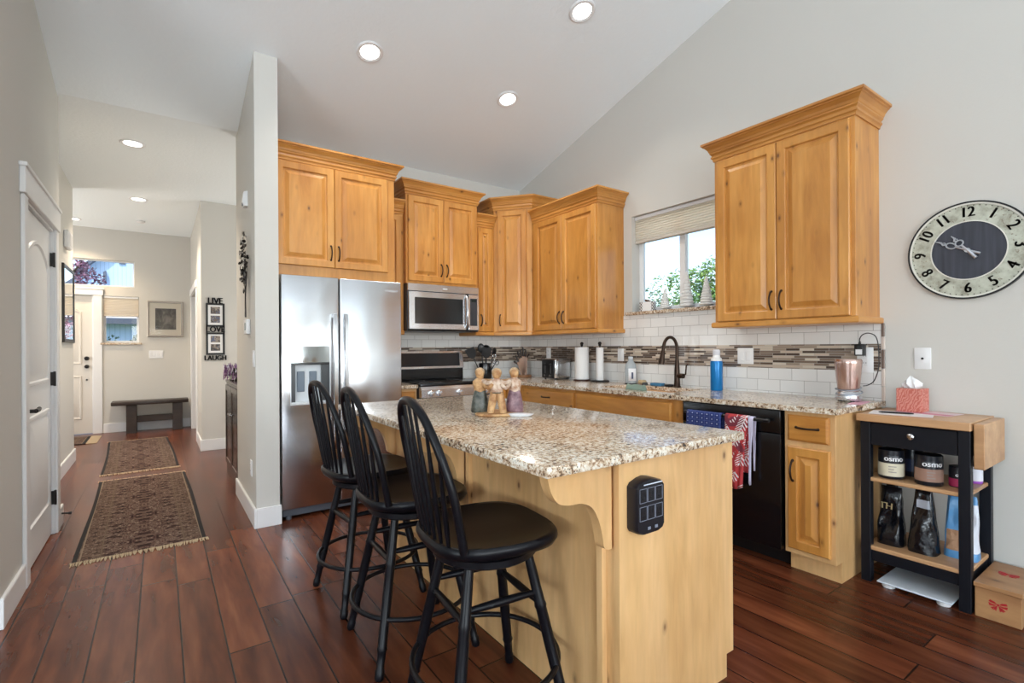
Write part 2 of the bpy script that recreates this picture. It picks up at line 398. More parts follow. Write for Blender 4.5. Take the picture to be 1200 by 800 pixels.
# far entry wall
FY = 9.60
mb = MB(); wall_pieces(mb, 'y', FY, FY+.16, -2.7, 1.0, 0, HC, [(-1.715, -.80, 0, 2.045), (-1.72, -.308, 2.19, 2.588), (-.688, -.258, 1.345, 2.05)])
struct(mb.build('wall_far', wall_m, flat=True))
mb = MB(); wall_pieces(mb, 'x', -2.7, -2.55, 7.25, FY, 0, HC, [(7.85, 9.05, .75, 2.35)]); mb.box(-2.7, -.94, 7.25, 7.40, 0, HC); struct(mb.build('wall_entry', wall_m, flat=True))  # side opening added for the invented entry window
# jut wall on the right of the hall, with a doorway in its long side
mb = MB(); mb.box(.415, 2.3, 7.15, 7.30, 0, HC); wall_pieces(mb, 'x', .415, .55, 7.30, FY, 0, HC, [(8.0, 9.28, 0, 2.06)])
wall_pieces(mb, 'x', 2.2, 2.3, 4.84, 7.15, 0, HC, [(5.3, 6.7, .85, 2.35)]); mb.box(1.6, 1.7, 7.3, FY, 0, HC)  # opening here goes with the invented window and its fill lamp
struct(mb.build('wall_hall_right', wall_m, flat=True))
# great room behind the camera
mb = MB(); wall_pieces(mb, 'y', -6.15, -6.0, -5.6, 3.44, 0, 3.0, [(-3.35, .15, .35, 2.7), (.85, 2.95, .35, 2.7)]); mb.box(-5.6, 3.44, -6.15, -6.0, 3.0, vz(-6.0)); struct(mb.build('wall_south', wall_m, flat=True))
mb = MB(); wall_pieces(mb, 'x', -5.6, -5.45, -6.0, 3.124, 0, 3.0, [(-3.25, .45, .4, 2.6)]); mb.prism([(-6.0, 3.0), (3.124, 3.0), (3.124, vz(3.124)), (RID, ZR), (-6.0, vz(-6.0))], -5.6, -5.45, 'yz'); struct(mb.build('wall_west', wall_m, flat=True))
# ceilings
mb = MB(); mb.prism([(4.72, HC), (RID, ZR), (-6.15, vz(-6.15)), (-6.15, vz(-6.15)+.15), (RID, ZR+.15), (4.72, HC+.15)], -5.6, XR+.16, 'yz'); struct(mb.build('ceiling_vault', ceil_m, flat=True))
mb = MB(); mb.box(-2.7, XR+.16, 4.72, 9.76, HC, HC+.15); struct(mb.build('ceiling_hall', ceil_m, flat=True))

# baseboards
def baseboard(name, segs):
    mb = MB()
    for (x0, x1, y0, y1) in segs:
        mb.box(x0, x1, y0, y1, 0, .128, .002); 
        cx, cy = (x1-x0), (y1-y0)
        mb.box(x0, x1, y0, y1, .128, .136, .003)
    struct(mb.build(name, white))
baseboard('baseboard_left', [(-.585, -.570, 3.11, 3.565), (-.600, -.585, 3.109, 3.124), (-.585, -.570, 4.63, 4.80)])
baseboard('baseboard_hall_left', [(-.79, -.775, 4.80, 7.415), (-.94, -.79, 7.40, 7.415)])
baseboard('baseboard_wing', [(.525, .54, 3.823, 4.855), (.54, .70, 3.823, 3.838)])
baseboard('baseboard_hall_right', [(.40, 2.2, 7.135, 7.15), (.40, .415, 7.15, 7.91), (.40, .415, 9.37, FY)])
baseboard('baseboard_far', [(-.69, .40, FY-.015, FY)])

# left white door and its casing (casing on the x=-.585 face)
mb = MB(); X = -.585
mb.box(X, X+.018, 3.565, 3.655, 0, 2.05, .004); mb.box(X, X+.018, 4.54, 4.63, 0, 2.05, .004)
mb.box(X-.15, X+.002, 3.645, 3.66, 0, 2.05); mb.box(X-.15, X+.002, 4.535, 4.55, 0, 2.05); mb.box(X-.15, X+.002, 3.655, 4.54, 2.035, 2.05)
mb.box(X, X+.026, 3.54, 4.655, 2.05, 2.195, .004); mb.box(X, X+.034, 3.53, 4.665, 2.185, 2.207, .003)
struct(mb.build('trim_1', white))
def moulded_door(name, M, wd, ht, mt, parent_kind=True):
    """slab in local x 0..wd, front face at y=0 facing -y; arched top panel and square lower panel"""
    mb = MB(M); mb.box(0, wd, 0, .035, 0.008, ht, .002)
    def outline(x0, x1, z0, z1, ins, arch):
        x0, x1, z0, z1 = x0+ins, x1-ins, z0+ins, z1-ins
        p = [(x0, z0), (x1, z0)]
        N = 12
        if arch:
            for k in range(N+1):
                u = k/N; xx = x1+(x0-x1)*u; p.append((xx, z1-arch*(1-math.sin(PI*u)**.8)))
        else:
            for k in range(N+1): p.append((x1+(x0-x1)*k/N, z1))
        return p
    for (z0, z1, arch) in ((.22, .86, 0), (1.03, ht-.14, .10)):
        R = []
        for ins, h in ((0, 0), (.005, .009), (.020, .010), (.028, .001), (.036, .001), (.065, .010)):
            R.append([(a, -h, b) for a, b in outline(.12, wd-.12, z0, z1, ins, arch)])
        mb.loft(R, True)
    return mb
# local x -> +y world, front (-y local) -> +x world : rotation +90deg about z
MD = Matrix.Translation((-.600, 3.662, 0)) @ Matrix.Rotation(PI/2, 4, 'Z')
mb = moulded_door('d', MD, .870, 2.03, white); d1 = struct(mb.build('door_1', white))
mb = MB(MD); mb.cyl((.065, -.001, .905), (.065, -.012, .905), .027, .025, 20); mb.cyl((.065, -.01, .905), (.065, -.05, .905), .011, .010, 12)
mb.tube([(.062, -.046, .905), (.09, -.05, .908), (.14, -.048, .903), (.185, -.042, .908)], [.012, .010, .009, .011], 10)
mb.build('door_handle', iron, d1)
for z in (.20, 1.00, 1.80):
    mb = MB(MD); mb.box(.862, .874, -.022, .0, z, z+.09, .001); mb.cyl((.873, -.0195, z-.004), (.873, -.0195, z+.094), .007, seg=10); mb.build('hinge', iron, d1)
mb = MB(); mb.tube([(-.575, 4.70, .09), (-.53, 4.70, .085)], .006, 8); mb.cyl((-.532, 4.70, .085), (-.515, 4.70, .084), .011, seg=12); 
tag(mb.build('door_stop', iron), 'small dark door stop sticking out of the baseboard past the white door', 'door stop')

# ---- entry door, sidelight, transom
mb = MB(); y = FY
mb.box(-1.715-.09, -1.715, y-.018, y, 0, 2.05, .003); mb.box(-.80, -.70, y-.018, y, 0, 2.05, .003); mb.box(-1.83, -.685, y-.026, y, 2.05, 2.15, .003); mb.box(-1.84, -.675, y-.034, y, 2.135, 2.155, .002)
mb.box(-.815, -.80, y, y+.1, 0, 2.05); mb.box(-1.715, -1.70, y, y+.1, 0, 2.05)
struct(mb.build('trim_2', white))
ME = Matrix.Translation((-1.70, FY+.03, 0))
door_paint = mat('entry_door_paint', (.70, .66, .60), .4)
mb = moulded_door('e', ME, .885, 2.04, white); d2 = struct(mb.build('door_2', door_paint))
for z, r in ((1.115, .030), (.995, .028)):
    mb = MB(ME); mb.lathe([(.001, -.001), (r, -.001), (r, -.012), (r*.5, -.02), (r*.45, -.035), (r*.9, -.045), (r*.8, -.06), (.001, -.065)], (.82, 0, z), 16, 'y'); mb.build('door_knob' if z < 1.05 else 'deadbolt', iron, d2)
mb = MB(ME); mb.lathe([(.001, -.001), (.012, -.001), (.012, -.01), (.001, -.012)], (.82, 0, .80), 12, 'y'); mb.build('bolt_button', iron, d2)
def window_unit(name, axis, a0, a1, lo, hi, z0, z1, mull=None, fr=.045, inner=0):
    mb = MB()
    def bx(l0, l1, q0, q1, A0=a0, A1=a1, b=.004):
        if axis == 'x': mb.box(A0, A1, l0, l1, q0, q1, b)
        else: mb.box(l0, l1, A0, A1, q0, q1, b)
    bx(lo, lo+fr, z0, z1); bx(hi-fr, hi, z0, z1); bx(lo+fr, hi-fr, z0, z0+fr); bx(lo+fr, hi-fr, z1-fr, z1)
    if mull is not None: bx(mull-.028, mull+.028, z0+fr, z1-fr, a0-.008, a1)
    f = struct(mb.build(name, white_plastic))
    mb = MB(); m_ = (a0+a1)/2
    if axis == 'x': mb.box(m_-.002, m_+.002, lo+fr, hi-fr, z0+fr, z1-fr)
    else: mb.box(lo+fr, hi-fr, m_-.002, m_+.002, z0+fr, z1-fr)
    mb.build('window_pane', glass, f); return f
window_unit('window_1', 'x', XR+.095, XR+.135, WY0, WY1, WZ0, WZ1, 2.555, .04)
window_unit('window_2', 'y', FY+.06, FY+.10, -1.72, -.308, 2.19, 2.588, None, .02)
window_unit('window_3', 'y', FY+.06, FY+.10, -.688, -.258, 1.345, 2.05, None, .03)
window_unit('window_4', 'y', -6.12, -6.08, -3.35, .15, .35, 2.7, -1.6, .06)
window_unit('window_5', 'y', -6.12, -6.08, .85, 2.95, .35, 2.7, 1.9, .06)
window_unit('window_6', 'x', -5.57, -5.53, -3.25, .45, .4, 2.6, -1.4, .06)
window_unit('added_window_7', 'x', -2.68, -2.64, 7.85, 9.05, .75, 2.35, 8.45, .05)  # unseen window, invented along with the fill lamp that brightens the hall
window_unit('added_window_8', 'x', 2.25, 2.29, 5.3, 6.7, .85, 2.35, 6.0, .05)  # also invented, put in with the fill lamp beyond the wing wall
# stone sills
sill_m = granite_m
mb = MB(); mb.box(XR-.03, XR+.095, WY0-.05, WY1+.06, 1.515, 1.545, .006, 2); tag(mb.build('window_sill', sill_m), 'speckled granite sill under the kitchen window', 'window sill')
mb = MB(); mb.box(-.72, -.225, FY-.025, FY+.06, 1.315, 1.345, .005, 2); tag(mb.build('window_sill', sill_m), 'dark stone sill under the narrow window beside the front door', 'window sill')
# cellular shades
def shade(name, axis, a, lo, hi, z0, z1, label, m):
    t = thing(name, label, 'window shade', (a if axis == 'x' else (lo+hi)/2, (lo+hi)/2 if axis == 'x' else a, z0))
    N = int((z1-z0-.05)/.019); V = []; prof = []
    zz = z0+.025; hh = (z1-.03-zz)/N
    for i in range(N): prof += [(-.010, zz+i*hh), (-.016, zz+(i+.5)*hh)]
    prof.append((-.010, z1-.03)); back = [(.010 if i % 2 == 0 else .016, p[1]) for i, p in enumerate(prof)][::-1]
    poly = prof+back; mb = MB()
    if axis == 'x': mb.loft([[(a+p[0], lo, p[1]) for p in poly], [(a+p[0], hi, p[1]) for p in poly]])
    else: mb.loft([[(lo, a+p[0], p[1]) for p in poly], [(hi, a+p[0], p[1]) for p in poly]])
    mb.build('shade_fabric', m, t, angle=20)
    for nm, q0, q1 in (('head_rail', z1-.03, z1), ('bottom_rail', z0, z0+.025)):
        mb = MB()
        if axis == 'x': mb.box(a-.022, a+.022, lo, hi, q0, q1, .004)
        else: mb.box(lo, hi, a-.022, a+.022, q0, q1, .004)
        mb.build(nm, white_plastic if nm == 'head_rail' else rail_m, t)
def fabric_translucent(name, c, tr=.5):
    m = bpy.data.materials.new(name); m.use_nodes = True; t = m.node_tree; t.nodes.clear(); o = t.nodes.new('ShaderNodeOutputMaterial')
    d = t.nodes.new('ShaderNodeBsdfDiffuse'); d.inputs[0].default_value = (*c, 1); l = t.nodes.new('ShaderNodeBsdfTranslucent'); l.inputs[0].default_value = (*c, 1)
    mx = t.nodes.new('ShaderNodeMixShader'); mx.inputs[0].default_value = tr; t.links.new(d.outputs[0], mx.inputs[1]); t.links.new(l.outputs[0], mx.inputs[2]); t.links.new(mx.outputs[0], o.inputs[0]); return m
shade_m = fabric_translucent('shade_fabric', (.95, .88, .78), .6); rail_m = mat('shade_rail', (.62, .57, .50), .5)
shade('cellular_shade', 'x', XR+.055, WY0+.005, WY1-.005, 2.152, WZ1-.002, 'cream pleated shade half lowered in the kitchen window', shade_m)
shade('cellular_shade', 'y', FY+.03, -.683, -.263, 1.74, 2.048, 'cream pleated shade half lowered in the narrow window beside the front door', shade_m)

# far right door casing in the hall
mb = MB(); x = .415
mb.box(x-.018, x, 7.91, 8.0, 0, 2.07, .003); mb.box(x-.018, x, 9.28, 9.37, 0, 2.07, .003); mb.box(x-.024, x, 7.89, 9.39, 2.07, 2.17, .003)
mb.box(x, .55, 7.995, 8.01, 0, 2.06); mb.box(x, .55, 9.27, 9.285, 0, 2.06)
struct(mb.build('trim_3', white))

# backsplash tile
mb = MB(); wall_pieces(mb, 'x', XR-.010, XR, 1.135, 1.99, .914, 1.366); wall_pieces(mb, 'x', XR-.010, XR, 1.99, 3.11, .914, 1.515); wall_pieces(mb, 'x', XR-.010, XR, 3.11, YB, .914, 1.366)
b1 = struct(mb.build('trim_4', tile_y, flat=True))
mb = MB(); mb.box(XR-.0125, XR-.0095, 1.137, YB-.0125, 1.086, 1.245); mb.build('mosaic_band', mos_y, b1, flat=True)
mb = MB(); mb.box(1.63, XR-.010, YB-.010, YB, .914, 1.366); b2 = struct(mb.build('trim_5', tile_x, flat=True))
mb = MB(); mb.box(1.63, XR-.0125, YB-.0125, YB-.0095, 1.086, 1.245); mb.build('mosaic_band', mos_x, b2, flat=True)
edge_a = mat('trim_tile_pale', (.62, .52, .45), .3); edge_b = mat('trim_tile_dark', (.16, .11, .085), .2)
mb = MB()
for i, (z0, z1, k) in enumerate(((.916, .995, 0), (.998, 1.10, 0), (1.102, 1.21, 1), (1.212, 1.285, 0), (1.287, 1.364, 1))):
    mb.mi = k; mb.box(XR-.014, XR, 1.119, 1.135, z0, z1, .002)
struct(mb.build('trim_6', [edge_a, edge_b]))

# ------------------------------------------------------------------ cabinetry
CROWN = [(0, 0), (.008, 0), (.008, .008), (.011, .016), (.018, .022), (.018, .032), (.012, .033), (.014, .042), (.024, .052), (.024, .060), (.028, .064), (.033, .078), (.048, .096), (.055, .099), (.055, .104), (.066, .108), (.066, .122), (.050, .124), (-.02, .124)]
def offs(path, o):
    out = []
    n = len(path)
    for i, p in enumerate(path):
        p = Vector(p); ns = []
        if i > 0: d = (p-Vector(path[i-1])).normalized(); ns.append(Vector((d.y, -d.x)))
        if i < n-1: d = (Vector(path[i+1])-p).normalized(); ns.append(Vector((d.y, -d.x)))
        if len(ns) == 1: out.append(p+ns[0]*o)
        else:
            b = (ns[0]+ns[1]).normalized(); out.append(p+b*(o/max(.3, b.dot(ns[0]))))
    return out
def crown(mb, path, z, prof=CROWN, sc=1.0):
    rings = []
    cols = [[(q.x, q.y, z+h*sc) for q in offs(path, o*sc)] for o, h in prof]
    n = len(path)
    rings = [[cols[j][i] for j in range(len(prof))]+[(cols[0][i][0], cols[0][i][1], z)] for i in range(n)]
    mb.loft(rings, True)
def raised(mb, x0, x1, z0, z1, yf=0, st=.055):
    mb.panel(x0, x1, z0, z1, yf, [(0, 0), (0, .015), (.005, .020), (st-.004, .020), (st, .017), (st+.003, .006), (st+.012, .005), (st+.038, .0155), (st+.040, .0175)])
def slab_front(mb, x0, x1, z0, z1, yf=0):
    mb.panel(x0, x1, z0, z1, yf, [(0, 0), (0, .012), (.010, .019), (.012, .020)])
def pull(mb, x, z, vertical=True, yf=-.020, L=.11):
    pts = []; N = 10
    for k in range(N+1):
        u = k/N; a = (u-.5)*L; d = yf-.004-.026*math.sin(PI*u)**.7
        pts.append((x, d, z+a) if vertical else (x+a, d, z))
    mb.tube(pts, [.0065 if i in (0, N) else .0054 for i in range(N+1)], 8)
    for s in (-.5, .5):
        c = (x, yf, z+s*L) if vertical else (x+s*L, yf, z); mb.ball(c, (.008, .006, .008), 8, 6)

def upper(name, label, loc, rz, wd, z0, z1, depth, doors, left=True, right=True, hz=None, rail=True, dz=None, handles='center', mrg=.03, cleft=None, cright=None):
    """doors: list of (x0,x1); local frame, front plane y=0, body behind"""
    t = thing(name, label, 'cabinet', loc, rz, None); M = W[t.name]
    zc = z1-.122
    mb = MB(M); mb.box(0, wd, 0, depth, z0+(.035 if rail else 0), zc+.02, .0015); mb.build('body', alder, t)
    mb = MB(M); path = ([(0, depth)] if left else []) + [(0, 0), (wd, 0)] + ([(wd, depth)] if right else [])
    crown(mb, path, zc); mb.build('crown_moulding', alder_h, t, angle=14)
    if rail:
        mb = MB(M); prof = [(0, 0), (.014, 0), (.019, .006), (.019, .030), (.012, .036), (0, .038)]; crown(mb, path, z0, prof)
        mb.box(0, wd, 0, depth, z0, z0+.036); mb.build('light_rail', alder_h, t, angle=25)
    d0 = z0+.04 if rail else z0+.07; d1 = zc-.012
    if dz: d0, d1 = dz
    for i, (a, b, hs) in enumerate(doors):
        mb = MB(M); raised(mb, a, b, d0, d1); d = mb.build('door', alder, t, angle=25)
        mb = MB(M); pull(mb, (a+.028 if hs == 'l' else b-.028), d0+.115); mb.build('handle', bronze, d)
    return t
# right wall: faces -x.  local x -> -y, local y -> +x
RW = -PI/2; XF = XR-.33
upper('wall_cabinet', 'two-door knotty alder wall cabinet between the window and the round clock', (XF, 1.99, 0), RW, .845, 1.362, 2.618, .33, [(.025, .421, 'r'), (.425, .822, 'l')])
upper('wall_cabinet', 'two-door knotty alder wall cabinet just left of the window, over the toaster and paper towels', (XF, 4.030, 0), RW, .92, 1.362, 2.618, .33, [(.052, .458, 'r'), (.462, .908, 'l')], left=False)
# corner cabinet
t = thing('corner_cabinet', 'tall one-door alder wall cabinet set diagonally in the kitchen corner', 'cabinet', (2.855, 4.365, 0), math.atan2(-.32, .255))
A, B = (2.855, 4.365), (3.11, 4.045); wd = math.hypot(.255, .32); M = W[t.name]
poly = [(2.855, YB), A, B, (XR, 4.045), (XR, YB)]
mb = MB(); mb.prism(poly, 1.40, 2.68); mb.build('body', alder, t)
mb = MB(); crown(mb, [(2.855, YB), A, B, (XR, 4.045)], 2.663); mb.build('crown_moulding', alder_h, t, angle=14)
mb = MB(); crown(mb, [(2.855, YB), A, B, (XF+.02, 4.045)], 1.362, [(0, 0), (.014, 0), (.019, .006), (.019, .030), (.012, .036), (0, .038)]); mb.prism(poly, 1.362, 1.40); mb.build('light_rail', alder_h, t)
mb = MB(M); raised(mb, .045, wd-.055, 1.405, 2.650); d = mb.build('door', alder, t, angle=25)
mb = MB(M); pull(mb, .073, 1.52); mb.build('handle', bronze, d)
# back wall cabinets face -y
upper('wall_cabinet', 'narrow one-door alder wall cabinet between the microwave and the diagonal corner cabinet', (2.622, 4.37, 0), 0, .232, 1.362, 2.60, .33, [(.035, .205, 'l')], left=False, right=False)
upper('wall_cabinet', 'narrow alder wall cabinet tucked between the refrigerator cabinet and the microwave cabinet', (1.635, 4.37, 0), 0, .218, 1.362, 2.60, .33, [(.02, .195, 'r')], left=False, right=False)
upper('wall_cabinet', 'two-door alder wall cabinet directly above the microwave', (1.855, 4.315, 0), 0, .765, 1.838, 2.785, .385, [(.018, .380, 'r'), (.384, .745, 'l')], rail=False, dz=(1.862, 2.652))
upper('wall_cabinet', 'wide two-door alder cabinet above the refrigerator', (.692, 4.05, 0), 0, .945, 1.792, 2.782, .65, [(.014, .442, 'r'), (.446, .882, 'l')], rail=False, left=False, dz=(1.872, 2.652))

# base cabinets
XB = 2.825
def base(name, label, loc, rz, wd, depth, fronts, end=None, body=alder, plinth=alder):
    t = thing(name, label, 'cabinet', loc, rz); M = W[t.name]
    mb = MB(M); mb.box(0, wd, 0, depth, .105, .884, .0015); mb.box(0, wd-(0 if end != 'r' else 0), .062, depth, 0, .106)
    mb.build('body', body, t)
    for kind, a, b, z0, z1, h in fronts:
        mb = MB(M)
        if kind == 'door': raised(mb, a, b, z0, z1, 0, .05)
        else: slab_front(mb, a, b, z0, z1)
        nm = 'door' if kind == 'door' else 'drawer' if h else 'false_front'
        d = mb.build(nm, alder if kind == 'door' else alder_h, t, angle=25)
        if h:
            mb = MB(M)
            if kind == 'door': pull(mb, a+.028 if h == 'l' else b-.028, z1-.13)
            else: pull(mb, (a+b)/2, (z0+z1)/2+.005, False)
            mb.build('handle', bronze, d)
    return t
base('base_cabinet', 'narrow alder base cabinet with one drawer and one door right of the dishwasher', (XB, 1.390, 0), RW, .255, .605,
     [('drawer', .022, .228, .722, .862, 'c'), ('door', .022, .232, .135, .690, 'l')], body=pale)
base('base_cabinet', 'alder sink base cabinet with a wide plain false front beneath the faucet', (XB, 3.085, 0), RW, 1.035, .605,
     [('drawer', .012, .955, .722, .858, None), ('door', .012, .48, .135, .690, 'r'), ('door', .487, .955, .135, .690, 'l')])
base('base_cabinet', 'alder base cabinet with a drawer below the toaster and paper towels', (XB, 3.845, 0), RW, .757, .605,
     [('drawer', .03, .735, .722, .858, 'c'), ('door', .03, .38, .135, .690, 'r'), ('door', .386, .735, .135, .690, 'l')])
base('base_cabinet', 'slim alder base cabinet between the stove and the kitchen corner', (2.630, 4.095, 0), 0, .192, .60,
     [('drawer', .02, .172, .722, .858, None), ('door', .02, .172, .135, .690, 'r')])
base('base_cabinet', 'slim alder base cabinet between the refrigerator and the stove', (1.640, 4.095, 0), 0, .215, .60,
     [('drawer', .02, .195, .722, .858, None), ('door', .02, .195, .135, .690, 'r')], body=pale)

t = thing('corner_base_cabinet', 'plain alder corner base cabinet under the counter turn beside the stove', 'cabinet', (3.12, 4.27, 0))
mb = MB(); mb.box(2.825, 3.425, 3.847, 4.685, .105, .884, .0015); mb.box(2.887, 3.425, 3.847, 4.685, 0, .106); mb.build('body', alder, t)
mb = MB(); mb.box(2.815, 2.8245, 3.856, 4.085, .12, .872, .002); mb.build('filler_panel', alder, t)
# countertops
mb = MB(); XC = 2.787; sx0, sx1, sy0, sy1 = 2.93, 3.29, 2.22, 2.92
zt, zb = .914, .884
for (a, b, c, d) in ((XC, XR-.0105, 1.115, sy0), (XC, sx0, sy0, sy1), (sx1, XR-.0105, sy0, sy1), (XC, XR-.0105, sy1, YB-.0105), (2.632, XC, 4.055, YB-.0105)):
    mb.box(a, b, c, d, zb, zt)
bmesh.ops.remove_doubles(mb.bm, verts=mb.bm.verts[:], dist=.0001)
tag(mb.build('countertop', granite_m, flat=True), 'long speckled granite countertop under the window, turning the corner to the stove', 'countertop')
mb = MB(); mb.box(1.640, 1.852, 4.055, YB-.0105, zb, zt, .004); tag(mb.build('countertop', granite_m), 'small granite countertop between refrigerator and stove', 'countertop')
t = thing('sink', 'stainless steel undermount kitchen sink below the dark faucet', 'sink', ((sx0+sx1)/2, (sy0+sy1)/2, .70))
mb = MB(); e = .003
mb.box(sx0, sx1, sy0, sy1, .70, .703); mb.box(sx0-e, sx0, sy0-e, sy1+e, .70, .8835); mb.box(sx1, sx1+e, sy0-e, sy1+e, .70, .8835); mb.box(sx0, sx1, sy0-e, sy0, .70, .8835); mb.box(sx0, sx1, sy1, sy1+e, .70, .8835)
mb.build('basin', steel_plain, t)
mb = MB(); mb.lathe([(.001, .703), (.04, .703), (.042, .706), (.03, .7045), (.001, .7045)], (3.11, 2.57, 0), 20); mb.build('drain', chrome, t)

# ------------------------------------------------------------------ dishwasher and towels
t = thing('dishwasher', 'black built-in dishwasher with towels on its bar handle', 'dishwasher', (2.83, 1.72, 0)); 
mb = MB(); mb.box(2.86, 3.42, 1.400, 2.040, .10, .880); mb.box(2.92, 3.42, 1.400, 2.040, 0, .10); mb.build('body', black_plastic, t)
mb = MB(); mb.box(2.806, 2.86, 1.405, 2.035, .105, .745, .006, 2); mb.build('door', black_gloss, t)
mb = MB(); mb.box(2.806, 2.86, 1.405, 2.035, .748, .878, .006, 2); mb.build('control_panel', black_gloss, t)
mb = MB(); mb.tube([(2.765, 1.445, .820), (2.765, 1.995, .820)], .0105, 14)
for y in (1.475, 1.965): mb.cyl((2.765, y, .82), (2.808, y, .82), .008, seg=10)
mb.build('handle', black_plastic, t)
def towel(name, label, y0, y1, zf, zb_, m, seed, hx=2.765, r=.0135, thick=.004, flare=.0):
    random.seed(seed); rows = []
    prof = []
    N = 14
    for k in range(N+1): prof.append((hx-r-.004, zf+(.820-zf)*k/N))
    for k in range(1, 8): a = PI-PI*k/8; prof.append((hx+(r)*math.cos(a)*1.2, .820+r*math.sin(a)))
    for k in range(N+1): prof.append((hx+r+.003, .820-(.820-zb_)*k/N))
    n = 15; V = []; F = []
    for i in range(n):
        u = i/(n-1)
        for j, (x, z) in enumerate(prof):
            hang = max(0, (.81-z))
            sgn = -1 if j < len(prof)/2 else .25
            yy = y0+(y1-y0)*u + (u-.5)*flare*hang + .012*hang*math.sin(u*7+seed)
            V.append((x+sgn*(.004+.010*hang*4*abs(math.sin(u*9+seed+z*3)))*min(1, hang*8), yy, z+(.008*math.sin(u*5+seed) if j in (0,) else 0)))
    m_ = len(prof)
    for i in range(n-1):
        for j in range(m_-1): F.append((i*m_+j, i*m_+j+1, (i+1)*m_+j+1, (i+1)*m_+j))
    mb = MB(); mb.add(V, F); o = mb.build(name, m, angle=60); md = o.modifiers.new('thickness', 'SOLIDIFY'); md.thickness = thick; md.offset = 0
    return tag(o, label, 'towel')
def blue_towel_mat():
    m, t, b = newmat('navy_dotted_cotton'); g = t.nodes.new('ShaderNodeNewGeometry'); sx = t.nodes.new('ShaderNodeSeparateXYZ'); t.links.new(g.outputs['Position'], sx.inputs[0])
    def cell(o, s): return math_n(t, 'ABSOLUTE', math_n(t, 'SUBTRACT', math_n(t, 'FRACT', math_n(t, 'DIVIDE', o, s)), .5))
    a = cell(sx.outputs[1], .034); c2 = cell(sx.outputs[2], .026)
    dot = math_n(t, 'LESS_THAN', math_n(t, 'ADD', math_n(t, 'MULTIPLY', a, a), math_n(t, 'MULTIPLY', c2, c2)), .012)
    ln = math_n(t, 'LESS_THAN', math_n(t, 'MINIMUM', math_n(t, 'SUBTRACT', .5, a), math_n(t, 'SUBTRACT', .5, c2)), .04)
    c = mixc(t, ln, (.018, .035, .16), (.07, .10, .28)); c = mixc(t, dot, c, (.6, .65, .8)); t.links.new(c, b.inputs['Base Color']); b.inputs['Roughness'].default_value = .9; return m
def fern_mat():
    m, t, b = newmat('red_fern_print'); v = vec(t, (1, 1, 1), rnd=False)
    sx = t.nodes.new('ShaderNodeSeparateXYZ'); t.links.new(v, sx.inputs[0])
    # fronds: stripes slanting away from diagonal midribs
    y_, z_ = sx.outputs[1], sx.outputs[2]
    q = math_n(t, 'FRACT', math_n(t, 'DIVIDE', math_n(t, 'ADD', y_, math_n(t, 'MULTIPLY', z_, .45)), .085))
    d = math_n(t, 'ABSOLUTE', math_n(t, 'SUBTRACT', q, .5))
    s = math_n(t, 'SINE', math_n(t, 'ADD', math_n(t, 'MULTIPLY', z_, 340), math_n(t, 'MULTIPLY', d, 26)))
    n = tex(t, 'Noise', v, 12, 1).outputs[0]
    on = math_n(t, 'MULTIPLY', math_n(t, 'GREATER_THAN', s, .25), math_n(t, 'MULTIPLY', math_n(t, 'LESS_THAN', d, .38), math_n(t, 'GREATER_THAN', n, .45)))
    rib = math_n(t, 'LESS_THAN', d, .03)
    on = math_n(t, 'MAXIMUM', on, math_n(t, 'MULTIPLY', rib, math_n(t, 'GREATER_THAN', n, .45)))
    base_ = mixc(t, math_n(t, 'GREATER_THAN', tex(t, 'Noise', v, 9, 1).outputs[0], .56), (.50, .045, .05), (.20, .03, .05))
    c = mixc(t, on, base_, (.82, .72, .72)); t.links.new(c, b.inputs['Base Color']); b.inputs['Roughness'].default_value = .9; return m
towel('dish_towel', 'navy blue dish towel with white dots over the dishwasher handle', 1.725, 1.965, .712, .74, blue_towel_mat(), 1)
towel('dish_towel', 'red dish towel with white fern leaves over the dishwasher handle', 1.560, 1.700, .415, .50, fern_mat(), 2, r=.0155, flare=-.12)
towel('dish_towel', 'plain pale lavender towel hanging behind the red fern towel', 1.528, 1.556, .455, .52, mat('lavender_cotton', (.62, .58, .74), .9), 3, flare=-.10)

# ------------------------------------------------------------------ island
t = thing('kitchen_island', 'pale knotty alder kitchen island with scroll brackets under the overhang', 'kitchen island', (1.46, 1.98, 0))
mb = MB(); mb.box(1.157, 1.765, 1.125, 2.88, .0, .884); mb.build('body', pale, t)
mb = MB(); mb.prism([(1.153, 0), (1.728, 0), (1.728, .085), (1.772, .085), (1.772, .884), (1.153, .884)], 1.068, 1.092, 'xz')
mb.box(1.157, 1.765, 1.092, 1.125, .105, .884); mb.build('end_panel', pale, t)
for y in (1.127, 1.96, 2.855): mb = MB(); mb.box(1.137, 1.157, y, y+.024, 0, .884); mb.build('trim_strip', pale, t)
def bracket(y):
    P = [(1.150, .884), (1.150, .628)]
    cv = [(1.150, .615), (1.125, .612), (1.105, .625), (1.098, .66), (1.083, .71), (1.055, .755), (1.01, .775), (.965, .778), (.925, .79), (.900, .82), (.886, .86), (.884, .884)]
    # smooth with Catmull-Rom
    pts = []
    for i in range(len(cv)-1):
        p0, p1, p2, p3 = cv[max(0, i-1)], cv[i], cv[i+1], cv[min(len(cv)-1, i+2)]
        for k in range(4):
            u = k/4
            pts.append(tuple(.5*((2*p1[j])+(-p0[j]+p2[j])*u+(2*p0[j]-5*p1[j]+4*p2[j]-p3[j])*u*u+(-p0[j]+3*p1[j]-3*p2[j]+p3[j])*u**3) for j in (0, 1)))
    pts.append(cv[-1])
    mb = MB(); mb.prism([(1.138, .884)]+[(1.138, .613)]+[p for p in pts if p[0] < 1.136], y, y+.038, 'xz'); mb.build('bracket', pale, t, angle=50)
for y in (1.085, 2.00, 2.84): bracket(y)
